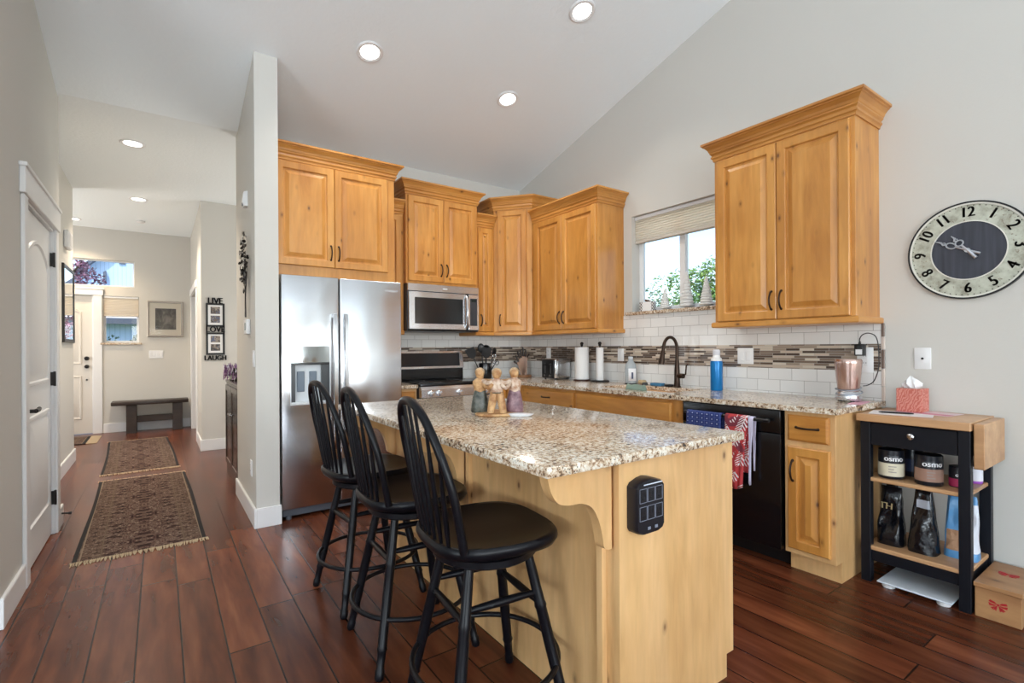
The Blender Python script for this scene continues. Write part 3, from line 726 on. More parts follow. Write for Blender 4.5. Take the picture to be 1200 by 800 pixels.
mb = MB(); mb.box(.838, 1.795, 1.030, 2.935, .884, .914, .005, 2); tag(mb.build('island_countertop', granite_m), 'speckled brown and cream granite slab on top of the island', 'countertop')
# black six-way outlet on the end panel
t = thing('outlet_extender', 'black six-socket outlet extender on the end panel of the island', 'outlet', (1.25, 1.068, .66))
mb = MB(); xs0, xs1 = 1.188, 1.318
pr = [(xs0, .672), (xs0+.008, .660), (xs0+.03, .652), (xs1-.03, .652), (xs1-.008, .660), (xs1, .672), (xs1, .800), (xs1-.01, .812), (xs1-.04, .822), ((xs0+xs1)/2, .826), (xs0+.04, .822), (xs0+.01, .812), (xs0, .800)]
c_ = ((xs0+xs1)/2, .735)
R = [[(x, 1.0675, z) for x, z in pr], [(x, 1.034, z) for x, z in pr], [(c_[0]+(x-c_[0])*.95, 1.026, c_[1]+(z-c_[1])*.96) for x, z in pr]]
mb.loft(R); mb.build('housing', mat('outlet_black', (.012, .012, .016), .28), t)
grey_line = mat('outlet_outline', (.22, .24, .30), .4)
for r_ in range(2):
    for c2 in range(3):
        cx, cz = xs0+.028+c2*.037, .775-r_*.055; mb = MB()
        for (a, b, c3, d) in ((-.017, .017, .0205, .022), (-.017, .017, -.022, -.0205), (-.017, -.0155, -.022, .022), (.0155, .017, -.022, .022)): mb.box(cx+a, cx+b, 1.0250, 1.0265, cz+c3, cz+d)
        mb.mi = 1; mb.box(cx-.008, cx-.005, 1.0252, 1.0265, cz-.002, cz+.010); mb.box(cx+.005, cx+.008, 1.0252, 1.0265, cz-.002, cz+.010); mb.cyl((cx, 1.0265, cz-.011), (cx, 1.0252, cz-.011), .004, seg=10)
        mb.build('socket', [grey_line, black_plastic], t)
mb = MB(); mb.box(xs0+.03, xs1-.012, 1.0245, 1.0265, .8065, .8095); mb.build('light_strip', mat('outlet_print', (.7, .75, .85), .4), t)
for k in range(2): mb = MB(); mb.box(xs0+.048+k*.034, xs0+.060+k*.034, 1.0245, 1.0265, .667, .676); mb.build('usb_port', grey_line, t)

# ------------------------------------------------------------------ stools
def make_stool(label, loc, rz, group):
    t = thing('bar_stool', label, 'stool', (0, 0, 0), 0, group)
    # seat : rounded saddle
    n = 40; rings = []
    def outl(sc, z, dish=False):
        r = []
        for k in range(n):
            a = 2*PI*k/n; c, s = math.cos(a), math.sin(a); e = .62
            x = .215*(abs(c)**e)*(1 if c >= 0 else -1); y = .222*(abs(s)**e)*(1 if s >= 0 else -1)
            if x < 0: y *= 1-.10*(abs(x)/.215)
            r.append((x*sc, y*sc, z))
        return r
    mb = MB(); R = [outl(.55, .592), outl(.86, .598), outl(.96, .606), outl(1.0, .622), outl(.995, .636), outl(.965, .644), outl(.90, .641), outl(.74, .633), outl(.5, .627), outl(.2, .626)]
    mb.loft(R); mb.build('seat', black_paint, t, angle=60)
    mb = MB(); mb.lathe([(.001, .555), (.165, .555), (.175, .562), (.175, .582), (.15, .590), (.001, .592)], seg=32); mb.build('swivel_plate', black_paint, t)
    # bow back
    def back(u, h): return -.185-.095*h   # lean
    pts = []; N = 36
    for k in range(N+1):
        a = PI*k/N; yy = -math.cos(a); hh = math.sin(a)
        y = .185*yy if abs(yy) > .999 else .205*(abs(yy)**.82)*(1 if yy > 0 else -1)*(1-.10*(1-min(1, hh/.35)) if hh < .35 else 1)
        z = .636+.436*(hh**.80); f = (z-.636)/.436
        x = -.150-.100*f - .035*(1-(y/.205)**2)*(.4+.6*(1-f)) 
        pts.append((x, y, z))
    mb = MB(); mb.tube(pts, .0135, 12)
    mb.build('bow', black_paint, t, angle=60)
    for k in range(7):
        u = (k-3)/3; yb = .125*u; 
        yt = .168*u
        # find bow height at yt
        best = min(pts[4:-4], key=lambda p: abs(p[1]-yt)+(0 if p[2] > .80 else 9)); xb = -.150-.035*(1-(yb/.205)**2)-.008
        p0 = Vector((xb, yb, .632)); p1 = Vector(best); mid = []
        for q in range(7):
            v = q/6; pp = p0.lerp(p1, v); mid.append(pp)
        mb = MB(); mb.tube(mid, [.0055, .0085, .0092, .0085, .0068, .0056, .005], 8); mb.build('spindle', black_paint, t, angle=60)
    legs = {}
    for sx_ in (1, -1):
        for sy_ in (1, -1):
            p0 = Vector((.105*sx_, .105*sy_, .562)); p1 = Vector((.205*sx_, .205*sy_, 0)); d = p1-p0
            rr = [(0, .015), (.10, .0165), (.28, .018), (.30, .0205), (.315, .018), (.50, .019), (.80, .0175), (.815, .020), (.83, .0165), (.93, .0145), (.94, .0175), (.985, .0175), (1, .013)]
            mb = MB(); mb.tube([p0+d*q for q, _ in rr], [r for _, r in rr], 14); mb.build('leg', black_paint, t, angle=40)
            legs[sx_, sy_] = (p0, d)
    def at(k, z): p0, d = legs[k]; return p0+d*((p0.z-z)/.562)
    for (a, b, z) in (((1, 1), (1, -1), .40), ((-1, 1), (-1, -1), .40), ((1, 1), (-1, 1), .435), ((1, -1), (-1, -1), .435)):
        pa, pb = at(a, z), at(b, z); mb = MB(); mb.tube([pa.lerp(pb, q) for q in (0, .2, .5, .8, 1)], [.0085, .0115, .0135, .0115, .0085], 10); mb.build('stretcher', black_paint, t, angle=60)
    zr = .205; rr_ = (at((1, 1), zr)).xy.length+.006
    mb = MB(); mb.tube([(rr_*math.cos(2*PI*k/48), rr_*math.sin(2*PI*k/48), zr) for k in range(48)], .0095, 10, closed=True); mb.build('foot_ring', black_paint, t, angle=60)
    t.location = loc; t.rotation_euler = (0, 0, rz); W[t.name] = Matrix.Translation(loc) @ Matrix.Rotation(rz, 4, 'Z')
    return t
G = 'black bow-back stools along the island'
S0 = make_stool('black bow-back stool nearest the camera, beside the corner of the island', (.895, 1.435, 0), math.radians(-6), G)
dup(S0, (.875, 2.00, 0), math.radians(-3), 'black bow-back stool in the middle of the three along the island', G)
dup(S0, (.875, 2.53, 0), math.radians(3), 'black bow-back stool farthest along the island, standing in front of the refrigerator', G)

# ------------------------------------------------------------------ refrigerator
t = thing('refrigerator', 'stainless side-by-side refrigerator with a water dispenser in the left door', 'refrigerator', (1.165, 4.30, 0))
side = mat('fridge_side', (.035, .035, .038), .4)
mb = MB(); mb.box(.712, 1.622, 3.935, 4.69, .015, 1.762, .004); mb.build('body', side, t)
DY0, DY1 = 3.868, 3.93
dx0, dx1, dz0, dz1 = .775, 1.045, .835, 1.253
mb = MB(); fx0, fx1, z0, z1 = .709, 1.117, .075, 1.775
def door_with_hole(mb, x0, x1, z0, z1, hx0, hx1, hz0, hz1, bev=.012):
    o = [(x0, z0), (x1, z0), (x1, z1), (x0, z1)]; h = [(hx0, hz0), (hx1, hz0), (hx1, hz1), (hx0, hz1)]
    V = []; F = []
    R = [[(x, DY1, z) for x, z in o], [(x, DY0+bev, z) for x, z in o], [(x+(bev*.35 if i in (0, 3) else -bev*.35), DY0+.003, z+(bev*.35 if i < 2 else -bev*.35)) for i, (x, z) in enumerate(o)],
         [(x+(bev if i in (0, 3) else -bev), DY0, z+(bev if i < 2 else -bev)) for i, (x, z) in enumerate(o)], [(x, DY0, z) for x, z in h], [(x, DY1, z) for x, z in h]]
    n = 4; V = [p for r in R for p in r]
    for i in range(len(R)-1):
        for k in range(4): F.append((i*4+k, i*4+(k+1) % 4, (i+1)*4+(k+1) % 4, (i+1)*4+k))
    F += [((len(R)-1)*4+k, (len(R)-1)*4+(k+1) % 4, (k+1) % 4, k) for k in range(4)]
    mb.add(V, F)
door_with_hole(mb, fx0, fx1, z0, z1, dx0, dx1, dz0, dz1); fd = mb.build('left_door', steel, t, angle=40)
mb = MB(); mb.box(1.123, 1.622, DY0, DY1, z0, z1, .012, 3); rd = mb.build('right_door', steel, t, angle=40)
for x, par in ((1.078, fd), (1.162, rd)):
    mb = MB(); zs = [.48, .52, .60, .99, 1.38, 1.46, 1.50]; ds = [.035, .048, .054, .058, .054, .048, .035]
    rings = []
    for z, d in zip(zs, ds): rings.append([(x-.015, DY0-d+.012, z), (x-.012, DY0-d, z), (x+.012, DY0-d, z), (x+.015, DY0-d+.012, z), (x+.012, DY0-d+.024, z), (x-.012, DY0-d+.024, z)])
    mb.loft(rings)
    for z in (.495, 1.485): mb.box(x-.011, x+.011, DY0-.036, DY0+.002, z-.015, z+.015)
    mb.build('handle', steel_plain, par, angle=50)
mb = MB(); y0 = DY0-.003
for (a, b, c, d) in ((dx0-.008, dx1+.008, dz1, dz1+.008), (dx0-.008, dx1+.008, dz0-.01, dz0), (dx0-.008, dx0, dz0, dz1), (dx1, dx1+.008, dz0, dz1)): mb.box(a, b, y0, DY0+.01, c, d, .001)
disp = mb.build('dispenser', mat('dispenser_trim', (.62, .64, .66), .3, .6), t)
dgrey = mat('dispenser_dark', (.06, .065, .07), .3)
mb = MB(); mb.box(dx0, dx1, DY0+.002, DY0+.02, 1.135, dz1); mb.build('control_panel', mat('dispenser_panel', (.50, .52, .52), .06, .9), disp)
mb = MB(); mb.box(dx0, dx1, DY0-.002, DY0+.03, 1.118, 1.135, .002); mb.build('lip', black_gloss, disp)
mb = MB(); mb.box(dx0, dx1, DY1-.012, DY1+.003, dz0, 1.12); mb.box(dx0, dx0+.028, DY0+.003, DY1, dz0, 1.12); mb.box(dx1-.055, dx1, DY0+.012, DY1, dz0, 1.12); mb.build('recess', dgrey, disp)
mb = MB(); mb.box(dx0+.028, dx1-.055, DY1-.022, DY1-.012, dz0+.01, 1.118); mb.box(dx0, dx1, DY0+.002, DY1-.012, dz0, dz0+.014, .002); mb.build('recess_liner', mat('dispenser_liner', (.68, .72, .75), .35), disp)
for x in (dx0+.072, dx0+.158):
    mb = MB(); mb.box(x-.026, x+.026, DY1-.034, DY1-.022, .92, 1.07, .003); mb.build('paddle', mat('dispenser_paddle', (.16, .20, .25), .35), disp)
mb = MB(); mb.box(.72, 1.615, 3.90, 3.94, .02, .068, .003); mb.cyl((.76, 3.905, .0), (.76, 3.905, .03), .02, seg=14); mb.cyl((1.58, 3.905, .0), (1.58, 3.905, .03), .02, seg=14); mb.build('kick_grille', mat('grille_grey', (.09, .10, .12), .5), t)
Mtx = lambda x, y, z: Matrix.Translation((x, y, z)) @ Matrix.Rotation(PI/2, 4, 'X')
mb = MB(); text_bm('Whirlpool', .026, Mtx(1.535, DY0-.0008, 1.700), mb); mb.build('badge', chrome, rd, flat=True)

# ------------------------------------------------------------------ microwave
t = thing('microwave', 'stainless over-the-range microwave with a dark glass door', 'microwave', (2.235, 4.48, 1.395))
x0, x1, yf = 1.858, 2.618, 4.285
mb = MB(); mb.box(x0, x1, yf+.02, YB, 1.405, 1.836); mb.build('body', side, t)
mb = MB(); mb.box(x0, x1, yf-.002, yf+.02, 1.768, 1.836, .003); mb.build('vent_panel', steel, t)
mb = MB(); mb.box(x0+.006, x1-.15, yf-.008, yf+.02, 1.412, 1.762, .004); dr = mb.build('door', steel, t)
mb = MB(); mb.box(x0+.065, x1-.185, yf-.0105, yf-.006, 1.465, 1.710, .002); mb.build('door_glass', mat('microwave_glass', (.02, .022, .024), .06, .0, .5), dr)
mb = MB(); mb.tube([(x1-.152, yf-.010, 1.435), (x1-.152, yf-.038, 1.47), (x1-.152, yf-.045, 1.59), (x1-.152, yf-.038, 1.71), (x1-.152, yf-.010, 1.745)], [.012, .013, .014, .013, .012], 12); mb.build('handle', steel_plain, dr, angle=60)
mb = MB(); mb.box(x1-.118, x1-.002, yf-.006, yf+.02, 1.412, 1.762, .003); cp = mb.build('control_panel', steel, t)
mb = MB(); mb.box(x1-.105, x1-.022, yf-.008, yf-.004, 1.455, 1.725, .002); mb.build('keypad', mat('keypad_dark', (.04, .045, .055), .25), cp)
mb = MB(); mb.box(x1-.09, x1-.037, yf-.0090, yf-.0078, 1.690, 1.715); mb.build('display', mat('display_dark', (.01, .02, .02), .1), cp)
mb = MB(); mb.box(x0, x1, yf+.02, YB-.02, 1.395, 1.408); mb.build('underside', black_plastic, t)
mb = MB(); mb.box(2.215, 2.265, yf-.0035, yf-.0015, 1.797, 1.805); mb.build('badge', white_plastic, t)

# ------------------------------------------------------------------ range
t = thing('range', 'stainless freestanding electric range with black glass cooktop', 'stove', (2.24, 4.36, 0))
x0, x1 = 1.862, 2.624
mb = MB(); mb.box(x0, x1, 4.06, YB-.011, .02, .90); mb.build('body', side, t)
mb = MB(); mb.box(x0, x1, 4.035, 4.62, .895, .922, .005, 2); mb.build('cooktop', mat('ceramic_glass', (.006, .006, .007), .12), t)
for cx, cy, r in ((2.03, 4.18, .10), (2.45, 4.20, .085), (2.03, 4.47, .075), (2.45, 4.46, .095)):
    mb = MB(); mb.lathe([(r-.003, .9215), (r-.003, .9225), (r, .9225), (r, .9215)], (cx, cy, 0), 36); mb.build('burner_ring', mat('burner_mark', (.06, .06, .065), .3), t)
mb = MB(); mb.prism([(4.035, .895), (4.010, .87), (4.010, .80), (4.06, .80), (4.06, .895)], x0, x1, 'yz'); mb.build('knob_panel', steel, t)
for kx in (1.955, 2.035, 2.24, 2.445, 2.53):
    mb = MB(); mb.lathe([(.001, .001), (.028, .001), (.028, -.006), (.020, -.012), (.018, -.034), (.001, -.036)], (kx, 4.010, .835), 20, 'y'); mb.build('knob', [mat('knob_metal', (.75, .76, .78), .2, .9)], t)
mb = MB(); mb.box(x0+.004, x1-.004, 4.005, 4.06, .215, .79, .006); od = mb.build('oven_door', steel, t)
mb = MB(); mb.box(x0+.12, x1-.12, 4.0, 4.007, .33, .64, .002); mb.build('oven_window', black_gloss, od)
mb = MB(); mb.tube([(x0+.06, 3.965, .745), (x1-.06, 3.965, .745)], .012, 12)
for x in (x0+.09, x1-.09): mb.cyl((x, 3.965, .745), (x, 4.008, .745), .009, seg=10)
mb.build('oven_handle', steel_plain, od)
mb = MB(); mb.box(x0+.004, x1-.004, 4.010, 4.06, .05, .205, .005); mb.build('storage_drawer', steel, t)
mb = MB(); mb.box(x0, x1, 4.62, YB-.012, .922, 1.04, .003); mb.build('backguard_base', black_gloss, t)
mb = MB(); mb.prism([(4.60, 1.03), (4.625, 1.205), (4.688, 1.205), (4.688, 1.03)], x0+.004, x1-.004, 'yz'); bg = mb.build('backguard', steel, t)
mb = MB(); mb.prism([(4.600, 1.052), (4.6185, 1.185), (4.627, 1.185), (4.609, 1.052)], x0+.05, x1-.05, 'yz'); mb.build('control_panel', mat('range_glass', (.03, .032, .035), .08), bg)

# ------------------------------------------------------------------ recessed lights
glow = mat('led_glow', (1, 1, 1), .5, emit=(1, .97, .92), es=6)
def downlight(label, x, y, z, nrm_slope, group, power, r=.085, col=(1, .93, .84)):
    # nrm_slope: ceiling slope dz/dy (negative = falls towards +y)
    t = thing('recessed_light', label, 'ceiling light', (x, y, z), 0, group)
    M = Matrix.Translation((x, y, z)) @ Matrix.Rotation(math.atan(nrm_slope), 4, 'X')
    mb = MB(M); mb.lathe([(r*.78, .004), (r*.80, -.006), (r*1.02, -.010), (r*1.12, -.004), (r*1.12, .004)], seg=32); mb.build('trim_ring', white_plastic, t)
    mb = MB(M); mb.lathe([(.001, -.003), (r*.79, -.003), (r*.79, .003), (.001, .003)], seg=32); mb.build('lens', glow, t)
    l = bpy.data.lights.new('downlight', 'SPOT'); l.energy = power; l.color = col; l.spot_size = math.radians(125); l.spot_blend = .8; l.shadow_soft_size = .07
    o = bpy.data.objects.new('downlight', l); COL.objects.link(o); o.parent = t; o.location = (0, 0, -.03)
GV = 'recessed lights in the sloped kitchen ceiling'
downlight('recessed light in the sloped ceiling, leftmost of three, above the refrigerator cabinet', 1.25, 3.53, vz(3.53), -SL, GV, 34)
downlight('recessed light in the sloped ceiling, the lower right one of three', 2.46, 3.53, vz(3.53), -SL, GV, 34)
downlight('recessed light in the sloped ceiling, cut by the top edge of the photo', 2.47, 2.61, vz(2.61), -SL, GV, 34)
GH = 'recessed lights in the flat hall ceiling'
downlight('recessed light in the flat hall ceiling, nearest to the kitchen', -.185, 5.50, HC, 0, GH, 125, .085, (1, .84, .66))
downlight('recessed light in the flat hall ceiling, middle one', -.20, 7.50, HC, 0, GH, 125, .085, (1, .84, .66))
downlight('recessed light in the flat entry ceiling, partly behind the left wall corner', -.97, 9.10, HC, 0, GH, 80, .085, (1, .76, .50))
mb = MB(); mb.lathe([(.001, 0), (.05, 0), (.055, -.012), (.04, -.028), (.001, -.030)], (-.21, 8.76, HC), 24); tag(mb.build('smoke_detector', white_plastic), 'small round white smoke detector on the far hall ceiling', 'smoke detector')

# ------------------------------------------------------------------ electrical plates
def plate_x(name, x, y, z, wd=.072, ht=.115, sgn=-1, kind='duplex', n=1, label='', group=None, cat='outlet'):
    """on a wall at plane x, facing sgn"""
    t = thing(name, label, cat, (x, y, z-ht/2), 0, group)
    X0, X1 = x, x+sgn*.006
    mb = MB(); mb.box(X0, X1, y-wd/2, y+wd/2, z-ht/2, z+ht/2, .0025, 2); mb.build('plate', white_plastic, t)
    for i in range(n):
        cy = y+(i-(n-1)/2)*.046
        if kind == 'duplex':
            for s in (1, -1):
                mb = MB(); mb.box(X1, X1+sgn*.003, cy-.016, cy+.016, z+s*.021-.0145, z+s*.021+.0145, .002); r = mb.build('receptacle', white, t)
                for q in (-1, 1):
                    mb = MB(); mb.box(X1+sgn*.0028, X1+sgn*.0034, cy+q*.0062-.0012, cy+q*.0062+.0012, z+s*.021-.001, z+s*.021+.008); mb.build('slot', black_plastic, r)
        elif kind == 'rocker':
            mb = MB(); mb.box(X1, X1+sgn*.004, cy-.016, cy+.016, z-.033, z+.033, .002); mb.build('rocker', white, t)
        else:
            mb = MB(); mb.lathe([(.001, 0), (.006, 0), (.006, sgn*.004), (.001, sgn*.004)], (X1, cy, z), 12, 'x'); mb.build('jack', black_plastic, t)
    return t
XT = XR-.0127
plate_x('outlet', XT, 4.17, 1.175, label='white outlet plate on the mosaic band above the toaster')
plate_x('light_switch', XT, 3.14, 1.165, kind='rocker', label='single white switch plate on the mosaic band right of the paper towels', cat='switch')
plate_x('light_switch', XT, 1.957, 1.166, wd=.118, kind='rocker', n=2, label='wide white double switch plate on the mosaic band right of the blue bottle', cat='switch')
plate_x('outlet', XT, 1.215, 1.150, wd=.085, ht=.15, label='white outlet behind the blender with a black adapter plugged in')
plate_x('phone_jack', XR, .945, 1.162, wd=.074, ht=.118, kind='jack', label='white wall plate with one small jack above the tissue box', cat='wall plate')
plate_x('outlet', .54, 4.045, .377, sgn=-1, label='white outlet low on the wing wall beside the refrigerator')
plate_x('light_switch', .54, 3.90, 1.17, kind='rocker', label='white switch on the wing wall below the metal tree', cat='switch')
plate_x('outlet', -.79, 6.10, .33, sgn=1, label='white outlet low on the left hall wall')
t = thing('light_switch', 'white four-gang switch plate on the far entry wall below the framed picture', 'switch', (-.045, FY, 1.105))
mb = MB(); mb.box(-.135, .045, FY-.006, FY, 1.105, 1.225, .0025); mb.build('plate', white_plastic, t)
for i in range(4): mb = MB(); mb.box(-.128+i*.046, -.100+i*.046, FY-.010, FY-.005, 1.135, 1.195, .002); mb.build('rocker', white, t)
t = thing('thermostat', 'white thermostat box mounted under the metal tree art', 'thermostat', (.54, 4.14, 1.345))
mb = MB(); mb.box(.513, .54, 4.07, 4.21, 1.345, 1.455, .006, 2); mb.build('housing', white_plastic, t)
mb = MB(); mb.box(.511, .514, 4.09, 4.15, 1.375, 1.43, .001); mb.build('screen', mat('lcd_grey', (.35, .38, .36), .2), t)
t = thing('wall_sensor', 'small white sensor box high on the wing wall', 'sensor', (.54, 4.20, 2.30))
mb = MB(); mb.prism([(.54, 2.415), (.515, 2.405), (.505, 2.33), (.515, 2.30), (.54, 2.30)], 4.165, 4.235, 'xz'); mb.build('housing', white_plastic, t)
mb = MB(); mb.box(.506, .516, 4.18, 4.22, 2.305, 2.33, .003); mb.build('lens', mat('sensor_lens', (.25, .27, .3), .2), t)
t = thing('door_chime', 'white door chime box high on the left hall wall', 'door chime', (-.79, 6.85, 2.28))
mb = MB(); mb.box(-.79, -.745, 6.72, 6.98, 2.28, 2.46, .015, 3); mb.build('housing', white_plastic, t)
mb = MB(); mb.box(-.746, -.742, 6.76, 6.94, 2.31, 2.43, .003); mb.build('cover_panel', white, t)

# ------------------------------------------------------------------ wall clock
CY, CZ, CR = .752, 1.726, .252
t = thing('wall_clock', 'large round distressed wall clock with a dark centre and stencilled numerals', 'clock', (XR-.015, CY, CZ-CR))
MC = Matrix.Translation((XR, CY, CZ)) @ Matrix.Rotation(-PI/2, 4, 'Z') @ Matrix.Rotation(PI/2, 4, 'X')    # local x right, y up, z out of the wall
def ringz(mb, r0, r1, z0, z1, seg=72):
    R = [[(r*math.cos(2*PI*k/seg), r*math.sin(2*PI*k/seg), z) for k in range(seg)] for r, z in ((r0, z0), (r1, z0), (r1, z1), (r0, z1))]
    mb.loft(R, close=True)
def patina():
    m, tt, b = newmat('clock_patina'); v = vec(tt, (1, 1, 1)); n = tex(tt, 'Noise', v, 14, 6, .65).outputs[0]
    c = ramp(tt, n, [(.28, (.17, .155, .11)), (.42, (.36, .36, .29)), (.55, (.50, .52, .43)), (.75, (.60, .62, .53))]); n2 = tex(tt, 'Noise', v, 70, 3).outputs[0]
    c = mixc(tt, ramp(tt, n2, [(.62, (0, 0, 0)), (.72, (.7, .7, .7))]), c, (.16, .11, .07)); tt.links.new(c, b.inputs['Base Color']); b.inputs['Roughness'].default_value = .6; return m
mb = MB(MC); ringz(mb, .244, CR, 0, .020); mb.build('rim', black_plastic, t)
mb = MB(MC); ringz(mb, .236, .244, .002, .0175); ringz(mb, .148, .153, .010, .0175); mb.build('inner_ring', mat('clock_cream', (.72, .71, .64), .5), t)
mb = MB(MC); ringz(mb, .150, .238, .002, .0135); mb.build('dial', patina(), t, flat=True)
m, tt, b = newmat('clock_slate'); n = tex(tt, 'Noise', vec(tt, (30, 30, 1.5)), 1.5, 3).outputs[0]
tt.links.new(ramp(tt, n, [(.3, (.022, .024, .036)), (.7, (.050, .054, .075))]), b.inputs['Base Color']); b.inputs['Roughness'].default_value = .45
mb = MB(MC); mb.lathe([(.001, .002), (.149, .002), (.149, .012), (.001, .012)], seg=64); mb.build('centre_disc', m, t)
ink = mat('clock_ink', (.03, .026, .022), .6)
for h in range(1, 13):
    mb = MB(MC); a = PI/2-h*PI/6; Mh = Matrix.Translation((.196*math.cos(a), .196*math.sin(a), .0140)) @ Matrix.Rotation(a-PI/2 if h not in (4, 5, 6, 7, 8) else a+PI/2, 4, 'Z') @ Matrix.Scale(.82, 4, (1, 0, 0))
    for dx in (-.003, -.001, .001, .003):
        text_bm(str(h), .073, Mh @ Matrix.Translation((dx, 0, 0)), mb, .0005)
    mb.build('numeral', ink, t, flat=True)
mb = MB(MC)
for k in range(60):
    a = 2*PI*k/60; c = Vector((.230*math.cos(a), .230*math.sin(a), .0138)); s = .0022
    mb.box(c.x-s, c.x+s, c.y-s, c.y+s, .0130, .0144)
mb.build('minute_marks', ink, t, flat=True)
silver = mat('aged_silver', (.55, .56, .60), .3, .8)
def clock_hand(ang, L, z, wdt):
    Mh = MC @ Matrix.Rotation(ang, 4, 'Z'); mb = MB(Mh)   # pointing +x local
    mb.tube([(-.055, 0, z), (-.045, 0, z), (0, 0, z), (L*.35, 0, z)], [.007*wdt, .007*wdt, .0060, .0050], 8)
    mb.tube([(L*.35+L*.14*(1-math.cos(2*PI*k/16))/1.0, .014*wdt*math.sin(2*PI*k/16), z) for k in range(16)], .0038, 6, closed=True)
    mb.tube([(L*.62, 0, z), (L*.72, .006*wdt, z), (L*.80, -.003, z), (L, 0, z)], [.005, .0055, .005, .002], 6)
    mb.tube([(L*.62, 0, z), (L*.70, -.007*wdt, z), (L*.82, .002, z)], .0022, 6)
    mb.lathe([(.001, z-.003), (.012, z-.003), (.012, z+.003), (.001, z+.003)], seg=16); return mb
clock_hand(math.radians(90+64), .150, .0195, 1.0).build('minute_hand', silver, t)
clock_hand(math.radians(90+38), .105, .0235, 1.2).build('hour_hand', silver, t)

# ------------------------------------------------------------------ counter items
def at_counter(x, y): return (x, y, .914)
t = thing('utensil_crock', 'black crock holding cooking utensils, right of the stove', 'utensil holder', at_counter(2.80, 4.46))
mb = MB(); mb.lathe([(.001, .915), (.062, .915), (.068, .93), (.070, 1.06), (.066, 1.075), (.060, 1.07), (.058, .93), (.001, .925)], (2.80, 4.46, 0), 28); mb.build('crock', black_gloss, t)
def utensil(name, label, dx, dy, lean, L, head, m=black_plastic, phi=0):
    """stands in the crock, leaning"""
    base_ = Vector((2.80+dx*.25, 4.46+dy*.25, .93)); tip = Vector((2.80+dx*lean, 4.46+dy*lean, .93+L)); d = (tip-base_).normalized()
    t2 = thing(name, label, 'utensil', tuple(base_), 0, 'black utensils standing in the crock')
    mb = MB(); mb.tube([base_, base_.lerp(tip, .5), tip], [.0055, .0065, .005], 8); mb.build('handle', m, t2)
    q = Vector((0, 0, 1)).rotation_difference(d).to_matrix() @ Matrix.Rotation(phi-.56, 3, 'Z')
    mb = MB()
    if head == 'spoon': mb.ball(tip+d*.038, (.036, .010, .050), 16, 10, q)
    elif head == 'turner':
        Mq = Matrix.Translation(tip) @ q.to_4x4(); mb.M = Mq; mb.prism([(-.018, 0), (.018, 0), (.046, .035), (.050, .11), (-.050, .11), (-.046, .035)], -.003, .003, 'xz')
    elif head == 'ladle': 
        mb.M = Matrix.Translation(tip+d*.03) @ q.to_4x4() @ Matrix.Rotation(PI/2, 4, 'X'); mb.lathe([(.001, -.030), (.026, -.024), (.042, -.008), (.048, .006), (.044, .006), (.039, -.008), (.024, -.021), (.001, -.026)], seg=20)
    elif head == 'whisk':
        for k in range(4):
            a = PI*k/4; mb.tube([tip+q @ Vector((.028*math.sin(PI*u/8)*math.cos(a)*(1 if True else 0), .028*math.sin(PI*u/8)*math.sin(a), .095*(1-abs(u/4-1)**1.4 if False else .5-.5*math.cos(PI*u/8)))) for u in range(9)], .0015, 5)
            mb.tube([tip+q @ Vector((-.028*math.sin(PI*u/8)*math.cos(a), -.028*math.sin(PI*u/8)*math.sin(a), .095*(.5-.5*math.cos(PI*u/8)))) for u in range(9)], .0015, 5)
    elif head == 'scissor':
        for s in (-1, 1): mb.tube([tip+q @ Vector((s*.018+.016*math.cos(2*PI*k/14), 0, .02+.022*math.sin(2*PI*k/14))) for k in range(14)], .0035, 6, closed=True)
    mb.build('head', m, t2, angle=50)
utensil('spatula', 'wide black turner leaning left out of the utensil crock', -.125, .03, 1.0, .20, 'turner')
utensil('spoon', 'black cooking spoon, upper left in the utensil crock', -.045, .0, 1.0, .265, 'spoon')
utensil('ladle', 'round black ladle at the top of the utensil crock', .038, .045, 1.0, .260, 'ladle')
utensil('spoon', 'black slotted spoon at the right side of the utensil crock', .10, .0, 1.0, .225, 'spoon', phi=.9)
utensil('spatula', 'black spatula in the middle of the utensil crock', -.01, -.04, 1.0, .200, 'turner')
utensil('kitchen_shears', 'black-handled kitchen shears sticking out right of the utensil crock', .10, -.03, 1.0, .135, 'scissor')
utensil('whisk', 'small wire whisk at the front of the utensil crock', .035, -.075, 1.0, .150, 'whisk', steel_plain)

t = thing('knife_holder', 'fan-shaped wooden knife block with dark-handled knives in the counter corner', 'knife block', at_counter(3.27, 4.42))
KX, KY = 3.27, 4.42
mb = MB(); mb.lathe([(.001, .9145), (.085, .9145), (.088, .922), (.088, .932), (.082, .938), (.001, .938)], (KX, KY, 0), 28); mb.build('base', knife_w, t)
ud = Vector((.817, -.576, 0))     # spread direction of the fan
def kp(u, z): return Vector((KX, KY, 0))+ud*u+Vector((0, 0, z))
mb = MB(); nrm = Vector((ud.y, -ud.x, 0))
for u0, uu, z0_, z1_ in ((-.01, -.055, .935, 1.08), (.0, -.03, .935, 1.12), (.01, .0, .935, 1.14), (.02, .03, .935, 1.13)):
    a, b_ = kp(u0, z0_), kp(uu, z1_); d = (b_-a).normalized(); sd = d.cross(nrm).normalized()*.016
    mb.loft([[p+nrm*.022+sd, p+nrm*.022-sd, p-nrm*.022-sd, p-nrm*.022+sd] for p in (a, b_)])
mb.build('stand', knife_w, t)
kd = mat('knife_handle', (.03, .018, .014), .4)
